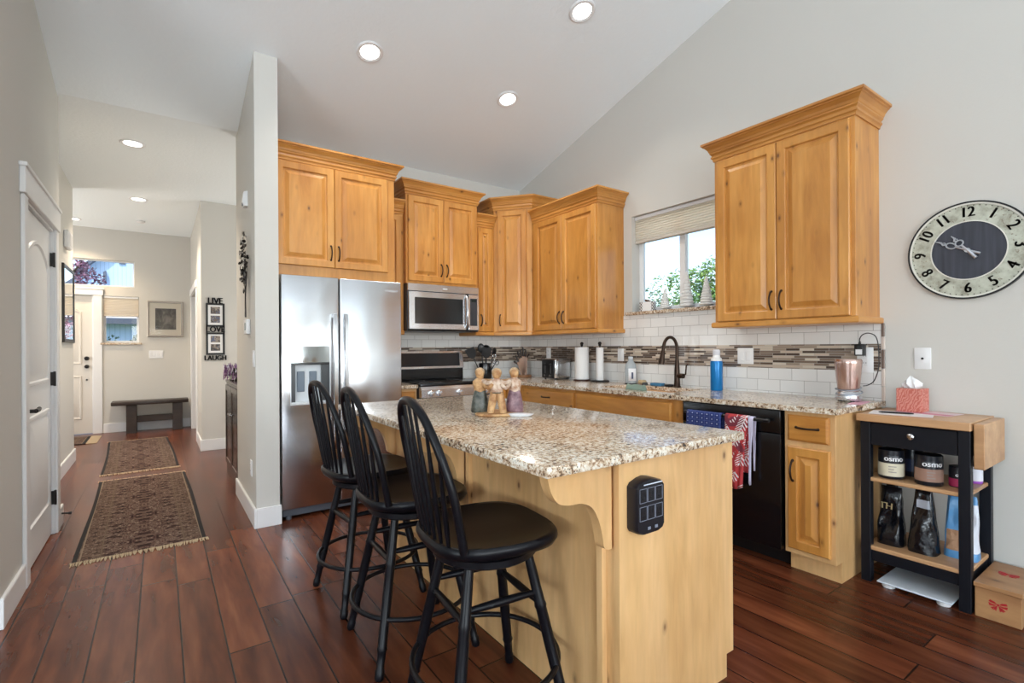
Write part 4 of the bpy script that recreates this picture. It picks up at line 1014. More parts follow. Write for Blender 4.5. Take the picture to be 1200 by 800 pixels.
for i, (u0, z0_, u1, z1_) in enumerate(((-.035, .995, -.115, 1.015), (-.04, 1.04, -.105, 1.085), (-.05, 1.07, -.085, 1.15), (-.035, 1.10, -.065, 1.19), (-.018, 1.12, -.035, 1.215), (.0, 1.135, -.005, 1.235), (.02, 1.13, .028, 1.205), (.035, 1.12, .060, 1.165))):
    a, b_ = kp(u0, z0_), kp(u1, z1_); 
    k = thing('knife', 'dark-handled knife standing in the fan-shaped wooden knife block', 'knife', tuple(a), 0, 'knives in the fan-shaped block')
    mb = MB(); d = (b_-a); mb.tube([a+d*q for q in (0, .1, .5, .85, 1)], [.007, .010, .0085, .0105, .008], 8); mb.build('handle', kd, k)
    mb = MB(); mb.tube([a-d*.25, a+d*.04], [.004, .0075], 6); mb.build('bolster', steel_plain, k)

t = thing('toaster', 'brushed steel toaster with a black end on the counter left of the paper towels', 'toaster', at_counter(3.31, 3.905))
tx0, tx1, ty0, ty1, tz0, tz1 = 3.205, 3.415, 3.80, 4.02, .914, 1.118
mb = MB(); mb.box(tx0+.012, tx1, ty0, ty1, tz0+.012, tz1, .022, 4); mb.build('shell', steel, t)
mb = MB(); mb.box(tx0, tx0+.022, ty0+.026, ty1, tz0+.012, tz1-.004, .012, 3); mb.build('front_panel', black_plastic, t)
mb = MB(); mb.box(tx0+.004, tx0+.03, ty0+.001, ty0+.028, tz0+.014, tz1-.002, .008, 3); mb.build('corner_trim', chrome, t)
for yy in (ty0+.075, ty0+.16):
    mb = MB(); mb.box(tx0-.001, tx0+.004, yy-.006, yy+.006, tz0+.06, tz0+.165); mb.mi = 1; mb.box(tx0-.018, tx0+.002, yy-.018, yy+.018, tz0+.142, tz0+.154, .003); mb.build('lever', [mat('slot', (.10, .10, .10), .4), black_plastic], t)
    mb = MB(); mb.lathe([(.001, 0), (.013, 0), (.012, -.014), (.001, -.014)], (tx0, yy, tz0+.04), 16, 'x'); mb.build('knob', steel_plain, t)
for yy in (ty0+.05, ty0+.095, ty0+.135, ty0+.18):
    mb = MB(); mb.box(tx0+.04, tx1-.03, yy-.010, yy+.010, tz1-.002, tz1+.001); mb.build('slot', black_plastic, t)
for a in (tx0+.03, tx1-.03):
    for b_ in (ty0+.03, ty1-.03): mb = MB(); mb.cyl((a, b_, tz0), (a, b_, tz0+.014), .010, seg=10); mb.build('foot', black_plastic, t)

def hollow(mb, prof, c, seg=40):
    mb.loft([[(c[0]+r*math.cos(2*PI*k/seg), c[1]+r*math.sin(2*PI*k/seg), z) for k in range(seg)] for r, z in prof], close=True)
paper = mat('paper_towel', (.84, .83, .82), .9, bump=(220, .3))
def towel_holder(label, x, y, r, rb, mbase):
    t = thing('paper_towel_holder', label, 'paper towel holder', at_counter(x, y))
    mb = MB(); mb.lathe([(.001, .9145), (rb, .9145), (rb, .922), (rb-.006, .929), (.001, .930)], (x, y, 0), 32); mb.build('base', mbase, t)
    mb = MB(); mb.cyl((x, y, .925), (x, y, 1.262), .008, seg=12); mb.build('rod', iron, t)
    mb = MB(); mb.ball((x, y, 1.270), .017, 16, 10); mb.lathe([(.001, 1.247), (.015, 1.247), (.012, 1.256), (.001, 1.257)], (x, y, 0), 16); mb.build('finial', iron, t)
    return t
towel_holder('dark paper towel holder with a full white roll, nearer the toaster', 3.315, 3.535, .066, .083, mat('holder_base', (.05, .018, .012), .3))
mb = MB(); hollow(mb, [(.018, .9305), (.066, .9305), (.0672, .934), (.0672, 1.212), (.066, 1.236), (.018, 1.236)], (3.315, 3.535)); tag(mb.build('paper_towel_roll', paper), 'thick full white paper towel roll beside the toaster', 'paper towel')
towel_holder('dark paper towel holder with a thin roll, nearer the soap bottle', 3.335, 3.315, .035, .085, iron)
mb = MB(); hollow(mb, [(.018, .9305), (.034, .9305), (.0345, .934), (.0345, 1.212), (.034, 1.232), (.018, 1.232)], (3.335, 3.315)); tag(mb.build('paper_towel_roll', paper), 'thin nearly used white paper towel roll, right one of the two rolls', 'paper towel')

t = thing('soap_bottle', 'clear plastic dish soap bottle on the counter left of the sink', 'soap bottle', at_counter(3.335, 2.945))
x, y = 3.335, 2.945
mb = MB(); mb.lathe([(.001, .9145), (.047, .9145), (.050, .92), (.050, 1.05), (.044, 1.085), (.024, 1.112), (.020, 1.13), (.001, 1.131)], (x, y, 0), 28); mb.build('bottle', mat('soap_clear', (.62, .68, .72), .12, 0, 0, trans=.55, ior=1.25), t)
mb = MB(); mb.lathe([(.019, 1.128), (.020, 1.148), (.015, 1.152), (.001, 1.153)], (x, y, 0), 18); mb.build('cap', mat('cap_grey', (.5, .53, .56), .3), t)
mb = MB(); mb.lathe([(.044, .9142), (.0515, .9142), (.0515, .924), (.044, .925)], (x, y, 0), 24); mb.build('base_ring', black_plastic, t)
mb = MB()
for q in range(9):
    a0 = math.radians(200+q*9)
    a1 = a0+math.radians(9); mb.add([(x+.0507*math.cos(a), y+.0507*math.sin(a), z) for a, z in ((a0, .945), (a1, .945), (a1, 1.05), (a0, 1.05))], [(0, 1, 2, 3)])
lb = mb.build('bottle_label', mat('soap_label', (.80, .80, .82), .5), t)
md = lb.modifiers.new('thickness', 'SOLIDIFY'); md.thickness = .0006
mb = MB(); mb.M = Matrix.Translation((x, y, .99)) @ Matrix.Rotation(math.radians(-33), 4, 'Z'); mb.box(-.008, .008, -.0525, -.0508, -.028, .028); mb.build('label_stripe', mat('label_dark', (.05, .06, .12), .5), lb)

# faucet
t = thing('faucet', 'dark bronze pull-down gooseneck faucet with a side lever', 'faucet', at_counter(3.355, 2.485))
x, y = 3.355, 2.485
mb = MB(); mb.lathe([(.001, .9145), (.029, .9145), (.030, .92), (.025, .928), (.022, .98), (.0205, 1.05), (.0150, 1.13), (.001, 1.132)], (x, y, 0), 24); mb.build('body', bronze, t)
pts = [(x, y, 1.10), (x, y, 1.20)]+[(x-.075+.075*math.cos(PI*k/14), y+.012*k/14, 1.225+.085*math.sin(PI*k/14)) for k in range(15)]
pts += [(x-.156, y+.013, 1.20)]
mb = MB(); mb.tube(pts, .0125, 14); mb.build('spout', bronze, t)
mb = MB(); a = Vector((x-.155, y+.013, 1.205)); d = Vector((-.18, .02, -1)).normalized(); mb.tube([a, a+d*.03, a+d*.09, a+d*.108], [.0145, .017, .023, .021], 16); mb.build('spray_head', bronze, t)
mb = MB(); mb.cyl((x, y-.012, 1.005), (x, y-.062, 1.005), .021, .019, 18); mb.build('valve', bronze, t)
mb = MB(); mb.tube([(x, y-.055, 1.005), (x-.002, y-.080, 1.02), (x-.004, y-.086, 1.06), (x-.006, y-.090, 1.085), (x-.012, y-.103, 1.096)], [.007, .0065, .006, .0055, .005], 10); mb.build('lever', bronze, t)

t = thing('water_bottle', 'bright blue water bottle with a white cap on the counter right of the faucet', 'bottle', at_counter(3.33, 2.125))
x, y = 3.33, 2.125
mb = MB(); mb.lathe([(.001, .9145), (.040, .9145), (.0425, .92), (.0425, 1.115), (.040, 1.130), (.001, 1.131)], (x, y, 0), 32); mb.build('bottle', mat('bottle_blue', (.005, .17, .46), .28, .25), t)
mb = MB(); mb.lathe([(.040, 1.130), (.036, 1.148), (.026, 1.156), (.024, 1.185), (.001, 1.186)], (x, y, 0), 28); mb.build('collar', white_plastic, t)
mb = MB(); mb.lathe([(.0245, 1.172), (.0265, 1.176), (.0265, 1.205), (.020, 1.213), (.001, 1.214)], (x, y, 0), 28); mb.build('cap', mat('cap_translucent', (.66, .66, .70), .25), t)

# things around the sink rim
mb = MB(); random.seed(3); n = 10; V = []; F = []
for i in range(n+1):
    for j in range(8):
        u = i/n; v = j/7; xx = 2.885+.055*v; yy = 2.44+.16*u
        zz = .918+.036*math.sin(PI*min(1, v*1.1))**.5+.004*math.sin(u*11+v*5)
        V.append((xx, yy, zz))
V2 = [(a, b_, .9148) for a, b_, c in V]
for i in range(n):
    for j in range(7): q = i*8+j; F.append((q, q+1, q+9, q+8))
N0 = len(V)
mb.add(V+V2, F+[(N0+f[3], N0+f[2], N0+f[1], N0+f[0]) for f in F]+[(i*8, (i+1)*8, N0+(i+1)*8, N0+i*8) for i in range(n)]+[(i*8+7, N0+i*8+7, N0+(i+1)*8+7, (i+1)*8+7) for i in range(n)]+[(j, N0+j, N0+j+1, j+1) for j in range(7)]+[(n*8+j, n*8+j+1, N0+n*8+j+1, N0+n*8+j) for j in range(7)])
tag(mb.build('dish_cloth', mat('sage_cloth', (.20, .27, .22), .9), angle=60), 'folded sage green dish cloth at the edge of the sink', 'cloth')
mb = MB(); mb.box(3.325, 3.385, 2.62, 2.73, .9145, .937, .006, 2); tag(mb.build('sponge', mat('blue_sponge', (.05, .17, .30), .9, bump=(160, .5))), 'blue sponge on the counter behind the sink, beside the scrub brush', 'sponge')
t = thing('scrub_brush', 'dish brush with a pale wooden handle lying behind the sink', 'brush', (3.35, 2.82, .914))
mb = MB(); mb.tube([(3.345, 2.80, .935), (3.35, 2.86, .937)], [.022, .018], 14); mb.build('handle', mat('brush_wood', (.50, .38, .22), .5), t)
mb = MB(); mb.lathe([(.001, .9145), (.026, .9145), (.022, .936), (.001, .936)], (3.345, 2.80, 0), 18); mb.build('bristles', mat('bristle', (.05, .05, .05), .8), t)
mb = MB(); mb.lathe([(.001, .9145), (.034, .9145), (.038, .930), (.034, .930), (.030, .917), (.001, .917)], (3.36, 2.565, 0), 22); tag(mb.build('soap_dish', black_plastic), 'small black dish just left of the faucet base', 'dish')

# blender with cord and adapter
t = thing('blender', 'small personal blender with a rose-gold cup near the end of the counter', 'blender', at_counter(3.255, 1.24))
x, y = 3.255, 1.24
rose = mat('rose_gold', (.62, .44, .38), .22, .85); silv = mat('satin_silver', (.62, .62, .64), .25, .8)
mb = MB(); mb.lathe([(.001, .922), (.062, .922), (.066, .930), (.064, .948), (.056, .968), (.050, .975), (.001, .976)], (x, y, 0), 32); mb.build('motor_base', silv, t)
mb = MB(); mb.lathe([(.001, .975), (.052, .975), (.054, .985), (.062, 1.06), (.068, 1.135), (.0685, 1.15), (.064, 1.158), (.001, 1.160)], (x, y, 0), 36); mb.build('cup', rose, t)
for k in range(4):
    a = PI/4+k*PI/2; mb = MB(); mb.lathe([(.001, .9145), (.012, .9145), (.010, .925), (.001, .925)], (x+.045*math.cos(a), y+.045*math.sin(a), 0), 12); mb.build('foot', black_plastic, t)
cord = mat('cord_black', (.02, .02, .022), .4); cord2 = mat('cord_grey', (.22, .25, .30), .3)
mb = MB(); pts = [(x+(.064+.004*math.sin(k*.7))*math.cos(2*PI*k/24), y+(.064+.004*math.sin(k*.7))*math.sin(2*PI*k/24), .950+.0010*k+.008*math.sin(2*PI*k/24+1)) for k in range(50)]
mb.tube(pts, .0032, 6); mb.build('wrapped_cord', cord2, t, angle=60)
t = thing('power_adapter', 'black plug-in power adapter with a white label, above the blender', 'adapter', (XT-.006, 1.225, 1.185))
mb = MB(); mb.box(XT-.055, XT-.010, 1.205, 1.255, 1.175, 1.245, .006, 2); mb.build('housing', black_plastic, t)
mb = MB(); mb.box(XT-.0565, XT-.0545, 1.212, 1.246, 1.182, 1.213); mb.build('rating_label', white_plastic, t)
mb = MB(); p = [(XT-.032, 1.232, 1.245), (XT-.034, 1.232, 1.275), (XT-.036, 1.215, 1.300), (XT-.035, 1.185, 1.308), (XT-.032, 1.155, 1.292), (XT-.028, 1.142, 1.25), (XT-.026, 1.138, 1.17), (XT-.028, 1.140, 1.10), (XT-.034, 1.160, 1.03), (XT-.05, 1.185, 1.005), (XT-.075, 1.20, 1.0)]
# smooth the cord
def smooth(p, n=5):
    out = []
    for i in range(len(p)-1):
        a, b_, c, d = [Vector(p[max(0, min(len(p)-1, i+k))]) for k in (-1, 0, 1, 2)]
        for k in range(n):
            u = k/n; out.append(.5*((2*b_)+(-a+c)*u+(2*a-5*b_+4*c-d)*u*u+(-a+3*b_-3*c+d)*u**3))
    return out+[Vector(p[-1])]
mb.tube(smooth(p), .0028, 6); mb.build('cord', cord, t, angle=60)
mb = MB(); mb.tube([(XT-.032, 1.232, 1.243), (XT-.032, 1.232, 1.262)], [.008, .004], 10); mb.build('strain_relief', cord, t)

# island: statue of three figures, white dish
SX, SY = 1.325, 2.005
t = thing('figurine_group', 'clay figurine of three people with linked arms, centrepiece on the island', 'figurine', (SX, SY, .914))
def clay(name, a, b_, sc=22, rough=.6):
    m, tt, b = newmat(name); n = tex(tt, 'Noise', vec(tt, (1, 1, 1)), sc, 5, .65).outputs[0]
    tt.links.new(ramp(tt, n, [(.36, a), (.62, b_)]), b.inputs['Base Color']); b.inputs['Roughness'].default_value = rough; return m
tan = clay('clay_tan', (.30, .13, .045), (.62, .38, .18), 26); pink = clay('clay_pinkish', (.36, .18, .10), (.68, .55, .44), 34)
green = clay('glaze_dark_green', (.014, .020, .014), (.11, .11, .09), 34, .4); purple = clay('glaze_plum', (.11, .045, .06), (.30, .18, .20), 34, .45); hair_m = clay('clay_hair', (.33, .20, .10), (.55, .40, .25), 60)
mb = MB(); mb.lathe([(.001, .9145), (.100, .9145), (.105, .920), (.100, .928), (.060, .930), (.001, .926)], (SX, SY, 0), 36, sx=1.05, sy=.95); mb.build('base', tan, t)
fwd = Vector((-.576, -.817, 0)); rt = Vector((.817, -.576, 0))
Z0 = .926
def fp(c, a, b_, z): return Vector((SX, SY, 0))+c+rt*a+fwd*b_+Vector((0, 0, Z0+z))
centres = [rt*-.083+fwd*-.005, fwd*.045+rt*.0, rt*.083+fwd*-.005]
for i, c in enumerate(centres):
    skirt = (green, tan, purple)[i]; top = (tan, pink, pink)[i]
    mb = MB()
    if i != 1:
        R = []
        for r, z in ((.040, 0), (.044, .006), (.041, .04), (.034, .075), (.028, .098), (.025, .108)):
            R.append([fp(c, (r+.0022*math.sin(7*q))*math.cos(2*PI*q/28), (r+.0022*math.sin(7*q))*.85*math.sin(2*PI*q/28), z) for q in range(28)])
        mb.loft(R); mb.build('skirt', skirt, t, angle=60)
    else:
        for s in (-1, 1): mb.tube([fp(c, s*.030, .006, .0), fp(c, s*.026, 0, .03), fp(c, s*.018, 0, .07), fp(c, s*.012, 0, .10)], [.017, .018, .019, .019], 14)
        mb.build('trousers', skirt, t, angle=60)
        mb = MB(); mb.tube([fp(c, .0265*math.cos(2*PI*q/24), .0225*math.sin(2*PI*q/24), .098) for q in range(24)], .0028, 6, closed=True); mb.build('belt', green, t)
    mb = MB(); R = []
    for r, z in ((.027, .095), (.030, .115), (.035, .138), (.034, .150), (.020, .160), (.013, .166), (.012, .172)):
        R.append([fp(c, r*math.cos(2*PI*q/20), r*.8*math.sin(2*PI*q/20), z) for q in range(20)])
    mb.loft(R); mb.build('torso', top, t, angle=60)
    q3 = Matrix((rt, fwd, Vector((0, 0, 1)))).transposed()
    mb = MB(); mb.ball(fp(c, 0, 0, .186), (.0215, .021, .024), 16, 12, q3); mb.ball(fp(c, 0, .019, .181), (.004, .004, .005), 8, 6, q3); mb.build('head', tan, t, angle=60)
    mb = MB(); mb.ball(fp(c, 0, -.006, .192), (.0245, .022, .0225), 16, 10, q3); 
    if i != 1: mb.ball(fp(c, 0, -.014, .172), (.018, .012, .020), 12, 8, q3)
    mb.build('hair', hair_m, t, angle=60)
# linked arms
for (i, j, fo) in ((0, 1, .034), (1, 2, .034), (0, 2, -.040)):
    for k, dz in ((0, .004), (1, -.020)):
        a, b_ = centres[i], centres[j]; s = -1 if k else 1
        p0 = fp(a, .018, fo*.5, .148+dz*.3); p1 = fp((a+b_)/2, 0, fo, .140+dz); p2 = fp(b_, -.018, fo*.5, .148+dz*.3)
        mb = MB(); mb.tube(smooth([p0, p1, p2], 4), [.0118, .0112, .0106, .0102, .010, .0102, .0106, .0112, .0118], 10); mb.build('arm', tan if (i == 0 and k) or fo < 0 else pink, t, angle=60)
mb = MB(Matrix.Translation((1.375, 1.888, .914)) @ Matrix.Rotation(math.radians(-40), 4, 'Z')); mb.lathe([(.001, .001), (.7, .001), (.95, .009), (1.0, .013), (.92, .0135), (.5, .016), (.001, .017)], seg=36, sx=.066, sy=.030)
tag(mb.build('spoon_rest', mat('white_ceramic', (.85, .86, .90), .15)), 'glossy white oval dish in front of the clay figurine on the island', 'dish')

# window sill decorations
bt = fabric_translucent('frosted_bristles', (.93, .93, .91), .3)
def brush_tree(label, y, h, r):
    x = XR+.035; t = thing('bottle_brush_tree', label, 'decoration', (x, y, 1.545), 0, 'frosted bottle-brush trees on the window sill')
    mb = MB(); mb.lathe([(.001, 1.5455), (.020, 1.5455), (.019, 1.556), (.006, 1.558), (.001, 1.558)], (x, y, 0), 16); mb.build('stand', mat('tree_stand', (.55, .50, .42), .5), t)
    prof = []; n = 11
    for k in range(n):
        u = k/n; rr = r*(1-u)**.85+.003
        prof += [(rr*.80, 1.558+h*u), (rr, 1.558+h*(u+.25/n)), (rr*.86, 1.558+h*(u+.8/n))]
    prof.append((.001, 1.558+h)); 
    mb = MB(); rings = []; random.seed(int(y*100))
    for rr, z in prof: rings.append([(x+rr*(1+.10*random.uniform(-1, 1))*math.cos(2*PI*k/24), y+rr*(1+.10*random.uniform(-1, 1))*math.sin(2*PI*k/24), z) for k in range(24)])
    mb.loft(rings); mb.build('bristles', bt, t, angle=80)
brush_tree('smallest frosted bottle-brush tree on the kitchen window sill', 2.690, .165, .042)
brush_tree('tallest frosted bottle-brush tree, in the middle of the kitchen window sill', 2.475, .285, .054)
brush_tree('medium frosted bottle-brush tree on the sill, next to the right-hand wall cabinet', 2.300, .225, .052)
t = thing('sill_sign', 'small white block sign with black-and-white checks on the window sill', 'decoration', (XR+.02, 2.86, 1.545))
check = bpy.data.materials.new('black_white_check'); check.use_nodes = True; ck = check.node_tree.nodes.new('ShaderNodeTexChecker'); ck.inputs['Color1'].default_value = (.78, .78, .78, 1); ck.inputs['Color2'].default_value = (.02, .02, .02, 1); ck.inputs['Scale'].default_value = 75
gg = check.node_tree.nodes.new('ShaderNodeTexCoord'); check.node_tree.links.new(gg.outputs['Object'], ck.inputs['Vector']); check.node_tree.links.new(ck.outputs[0], check.node_tree.nodes['Principled BSDF'].inputs[0])
mb = MB(); mb.box(XR+.007, XR+.035, 2.785, 2.935, 1.5455, 1.625, .002); mb.build('block', white_plastic, t)
for (a, b_) in ((2.784, 2.812), (2.908, 2.936)): mb = MB(); mb.box(XR+.0055, XR+.036, a, b_, 1.5458, 1.6255); mb.build('checked_edge', check, t)
mb = MB(); mb.ball((XR+.018, 2.855, 1.632), (.012, .020, .012), 10, 8); mb.ball((XR+.018, 2.875, 1.640), (.010, .014, .010), 10, 8); mb.ball((XR+.018, 2.835, 1.628), (.008, .012, .007), 10, 8); mb.build('bow', mat('ribbon_brown', (.10, .05, .035), .6), t)

# ------------------------------------------------------------------ kitchen cart and what stands on it
t = thing('kitchen_cart', 'black kitchen cart with butcher-block top, drop leaf and open shelves', 'cart', (3.225, .88, 0))
cx0, cx1, cy0, cy1 = 3.030, 3.425, .660, 1.100; lw = .044
for a in (cx0, cx1-lw):
    for b_ in (cy0, cy1-lw): mb = MB(); mb.box(a, a+lw, b_, b_+lw, 0, .838, .002); mb.build('leg', navy_black, t)
mb = MB(); mb.box(cx1-lw+.01, cx1-.008, cy0+lw, cy1-lw, .715, .838); mb.box(cx0+lw, cx1-lw, cy0+.008, cy0+.028, .715, .838); mb.box(cx0+lw, cx1-lw, cy1-.028, cy1-.008, .715, .838)
mb.build('apron', navy_black, t)
mb = MB(); mb.box(cx0+.004, cx0+.024, cy0+lw+.002, cy1-lw-.002, .718, .832, .002); dw = mb.build('drawer', navy_black, t)
mb = MB(); mb.lathe([(.001, 0), (.007, 0), (.006, -.010), (.014, -.016), (.015, -.022), (.009, -.028), (.001, -.029)], (cx0+.004, .880, .785), 20, 'x'); mb.build('knob', steel_plain, dw)
mb = MB(); mb.box(3.010, 3.428, .655, 1.112, .840, .878, .003); mb.build('top', butcher, t)
mb = MB(); mb.box(3.035, 3.400, .612, .650, .668, .874, .003); mb.build('drop_leaf', butcher, t)
for z0, z1 in ((.527, .547), (.168, .190)):
    mb = MB(); mb.box(cx0+.006, cx1-.006, cy0+.010, cy1-.010, z0, z1, .004); mb.build('shelf', butcher, t)
for b_ in (cy0+.012, cy1-.032): mb = MB(); mb.box(cx0+lw, cx1-lw, b_, b_+.02, .112, .168, .002); mb.build('rail', navy_black, t)
for a in (cx0+.012, cx1-.032): mb = MB(); mb.box(a, a+.02, cy0+lw, cy1-lw, .112, .168, .002); mb.build('rail', navy_black, t)
blk = mat('tub_black', (.008, .010, .016), .3)
def tub(label, x, y, z, r, h, lab, lz0, lz1, word=None, wz=0, ang=0, wsize=.034, body=blk, group=None):
    """ang: direction the label faces, degrees from -x towards -y"""
    t = thing('supplement_tub', label, 'tub', (x, y, z), 0, group)
    mb = MB(); mb.lathe([(.001, z+.0005), (r*.94, z+.0005), (r, z+.006), (r, z+h*.80), (r*.97, z+h*.83), (.001, z+h*.83)], (x, y, 0), 32); mb.build('tub', body, t)
    mb = MB(); mb.lathe([(.001, z+h*.825), (r*.985, z+h*.825), (r*.985, z+h*.985), (r*.95, z+h), (.001, z+h)], (x, y, 0), 32); mb.build('lid', blk, t)
    mb = MB(); hollow(mb, [(r-.001, lz0), (r+.0006, lz0), (r+.0006, lz1), (r-.001, lz1)], (x, y), 36); mb.build('tub_label', lab, t)
    if word:
        a = math.radians(180+ang); R = Matrix(((-math.sin(a), 0, math.cos(a), 0), (math.cos(a), 0, math.sin(a), 0), (0, 1, 0, 0), (0, 0, 0, 1)))
        R = Matrix.Translation((x+(r+.0004)*math.cos(a), y+(r+.0004)*math.sin(a), wz)) @ R
        mb = MB()
        for dx in (-.0011, 0, .0011): text_bm(word, wsize, R @ Matrix.Translation((dx, 0, 0)), mb, .0006, bend=r)
        mb.build('lettering', mat('print_white', (.8, .8, .82), .5), t, flat=True)
        mb = MB()
        ink2 = mat('print_grey', (.30, .27, .25), .5)
        for q in range(3):
            for k in range(10):
                p = a-.42+k*.06
                if q == 1 and k > 6: continue
                zz = lz1-.018-q*.014
                mb.add([(x+(r+.0012)*math.cos(b2), y+(r+.0012)*math.sin(b2), z2) for b2, z2 in ((p, zz), (p+.045, zz), (p+.045, zz+.005), (p, zz+.005))], [(0, 1, 2, 3)])
        mb.build('small_print', ink2, t, flat=True)
    return t
cream = mat('label_cream', (.68, .63, .48), .5); brown = mat('label_mocha', (.34, .20, .15), .35); red_l = mat('label_magenta', (.40, .03, .10), .4); viol = mat('label_violet', (.36, .10, .52), .4); whi = mat('label_white', (.75, .76, .82), .4)
tub('black tub with a cream label reading osmo, left on the upper shelf of the cart', 3.120, .992, .547, .056, .148, cream, .562, .628, 'osmo', .652, 30, .038)
tub('black tub without readable lettering, tucked between the cream and the brown labelled tubs', 3.245, .935, .547, .042, .155, mat('label_navy', (.02, .03, .07), .3), .575, .640)
tub('black tub with a brown label reading osmo, in the middle of the cart shelf', 3.115, .835, .547, .056, .148, brown, .568, .630, 'osmo', .654, 32, .038)
tub('short black tub with a red label behind the cart front leg', 3.172, .735, .547, .037, .100, red_l, .552, .590, 'osmo', .608, 40, .026)
tub('white tub with a violet band at the back right of the cart shelf', 3.330, .712, .547, .033, .100, whi, .560, .630, body=viol)
# bags on the lower shelf
def crinkle(name, c, rough, sc=18, st=.9, metal=0):
    m, tt, b = newmat(name); n = tex(tt, 'Voronoi', vec(tt, (1, 1, .8)), sc); n2 = tex(tt, 'Noise', vec(tt, (1, 1, 1)), sc*1.4, 3).outputs[0]
    bp = tt.nodes.new('ShaderNodeBump'); bp.inputs['Strength'].default_value = st*.6; bp.inputs['Distance'].default_value = .02
    tt.links.new(math_n(tt, 'ADD', n.outputs['Distance'], n2), bp.inputs['Height']); tt.links.new(bp.outputs[0], b.inputs['Normal'])
    b.inputs['Base Color'].default_value = (*c, 1); b.inputs['Roughness'].default_value = rough; b.inputs['Metallic'].default_value = metal; return m
def bag(name, label, cx, cy, wy, dx, h, m, parts=(), seed=1, top=.9, lean=0):
    random.seed(seed); t = thing(name, label, 'bag', (cx, cy, .190))
    def surf(v, k, n=28):
        a = 2*PI*k/n; c, s = math.cos(a), math.sin(a)
        hw = wy/2*(1-(1-top)*v); hd = dx/2*(1-v)**.55*(1+.12*math.sin(v*9)) if v < 1 else .002
        hd = max(hd, .002); e = .5 if v < .3 else .5+.4*(v-.3)
        nz = noise.noise(Vector((c*1.6+seed, s*1.6, v*3.2)))*.016*(1 if .03 < v < .97 else 0)
        return Vector((cx+(hd+nz)*(abs(c)**e)*(1 if c > 0 else -1)+lean*v, cy+(hw+nz*.4)*(abs(s)**e)*(1 if s > 0 else -1), .1905+h*v))
    R = [[surf(v/16, k) for k in range(28)] for v in range(17)]
    mb = MB(); mb.loft(R); mb.build('bag_body', m, t, angle=50)
    for nm, v0, v1, k0, k1, mm in parts:
        V = []; F = []; nk = k1-k0
        for v in range(v0, v1+1):
            for k in range(k0, k1+1): p = surf(v/16, k); c0 = Vector((cx+lean*v/16, cy, p.z)); q = p-c0; V.append(c0+q*1.0+q.normalized()*.0015)
        for i in range(v1-v0):
            for j in range(nk): q = i*(nk+1)+j; F.append((q, q+1, q+nk+2, q+nk+1))
        mb = MB(); mb.add(V, F); o = mb.build(nm, mm, t, angle=50)
    return t, surf
blackfoil = crinkle('black_foil', (.004, .0045, .007), .2, 9, .9)
b1_, sf = bag('coffee_bag', 'glossy black bag with tan letters, leftmost on the lower shelf of the cart', 3.160, 1.004, .115, .105, .300, blackfoil, seed=4, top=.8)
mb = MB(); Rt = Matrix(((0, 0, -1, 0), (-1, 0, 0, 0), (0, 1, 0, 0), (0, 0, 0, 1)))
for dx in (-.001, 0, .001): text_bm('TH', .045, Matrix.Translation((3.108, 1.012, .395)) @ Matrix.Rotation(math.radians(8), 4, 'Y') @ Rt @ Matrix.Translation((dx, 0, 0)), mb, .001)
mb.build('lettering', mat('print_tan', (.50, .38, .20), .5), b1_, flat=True)
b2_, sf2 = bag('coffee_bag', 'larger glossy black foil bag in the middle of the lower cart shelf', 3.165, .868, .120, .12, .325, blackfoil, seed=9, top=.55,
    parts=(('white_print_band', 11, 13, 12, 17, mat('bag_print', (.42, .45, .52), .4)),))
bluebag = crinkle('blue_bag', (.10, .30, .58), .3, 12, .5)
b3_, sf3 = bag('snack_bag', 'blue and white food bag at the right of the lower cart shelf', 3.235, .738, .130, .11, .305, bluebag, seed=15, top=.85,
    parts=(('white_panel', 2, 14, 15, 26, crinkle('bag_white', (.68, .72, .80), .4, 12, .4)), ('product_window', 2, 7, 11, 14, crinkle('bag_food', (.40, .22, .12), .5, 40, .6))))
# on the cart top
mb = MB(Matrix.Translation((3.16, .96, .8785)) @ Matrix.Rotation(math.radians(12), 4, 'Z')); mb.box(-.09, .09, -.13, .13, 0, .0008); tag(mb.build('paper_sheet', mat('paper_white', (.78, .74, .74), .7)), 'white paper sheet lying on the cart top under the pen', 'paper')
mb = MB(Matrix.Translation((3.295, .885, .8795)) @ Matrix.Rotation(math.radians(-8), 4, 'Z')); mb.box(-.085, .085, -.12, .12, 0, .0010); mb.mi = 1
mb.box(-.075, -.015, -.118, .118, .0010, .0013); tag(mb.build('greeting_card', [mat('paper_pink', (.74, .58, .60), .7), mat('paper_rose', (.62, .25, .32), .7)]), 'pink and white card lying under the tissue box', 'paper')
mb = MB(Matrix.Translation((3.20, 1.155, .9145)) @ Matrix.Rotation(math.radians(8), 4, 'Z')); mb.box(-.10, .12, -.02, .045, 0, .0010); tag(mb.build('pink_envelope', mat('envelope_pink', (.70, .36, .44), .7)), 'pink paper on the granite corner next to the cart', 'paper')
mb = MB(); mb.tube([(3.115, 1.045, .8845), (3.118, 1.03, .8845), (3.150, .925, .8845), (3.155, .905, .8845)], [.002, .0045, .0045, .0025], 10); tag(mb.build('pen', black_plastic), 'black pen lying on the papers on the cart', 'pen')
t = thing('tissue_box', 'cube tissue box with an embossed coral pattern and a white tissue', 'tissue box', (3.315, .955, .8810))
m, tt, b = newmat('coral_pattern'); v = vec(tt, (1, 1, 1)); wv = tex(tt, 'Wave', v, 24); wv.wave_type = 'RINGS'; wv.inputs['Distortion'].default_value = 9; wv.inputs['Detail'].default_value = 1; wv.inputs['Detail Scale'].default_value = 1.6
tt.links.new(ramp(tt, wv.outputs[0], [(.35, (.50, .12, .085)), (.55, (.62, .24, .19))]), b.inputs['Base Color']); b.inputs['Roughness'].default_value = .5
mb = MB(); mb.box(3.258, 3.370, .900, 1.012, .8810, 1.004, .002); mb.build('box', m, t)
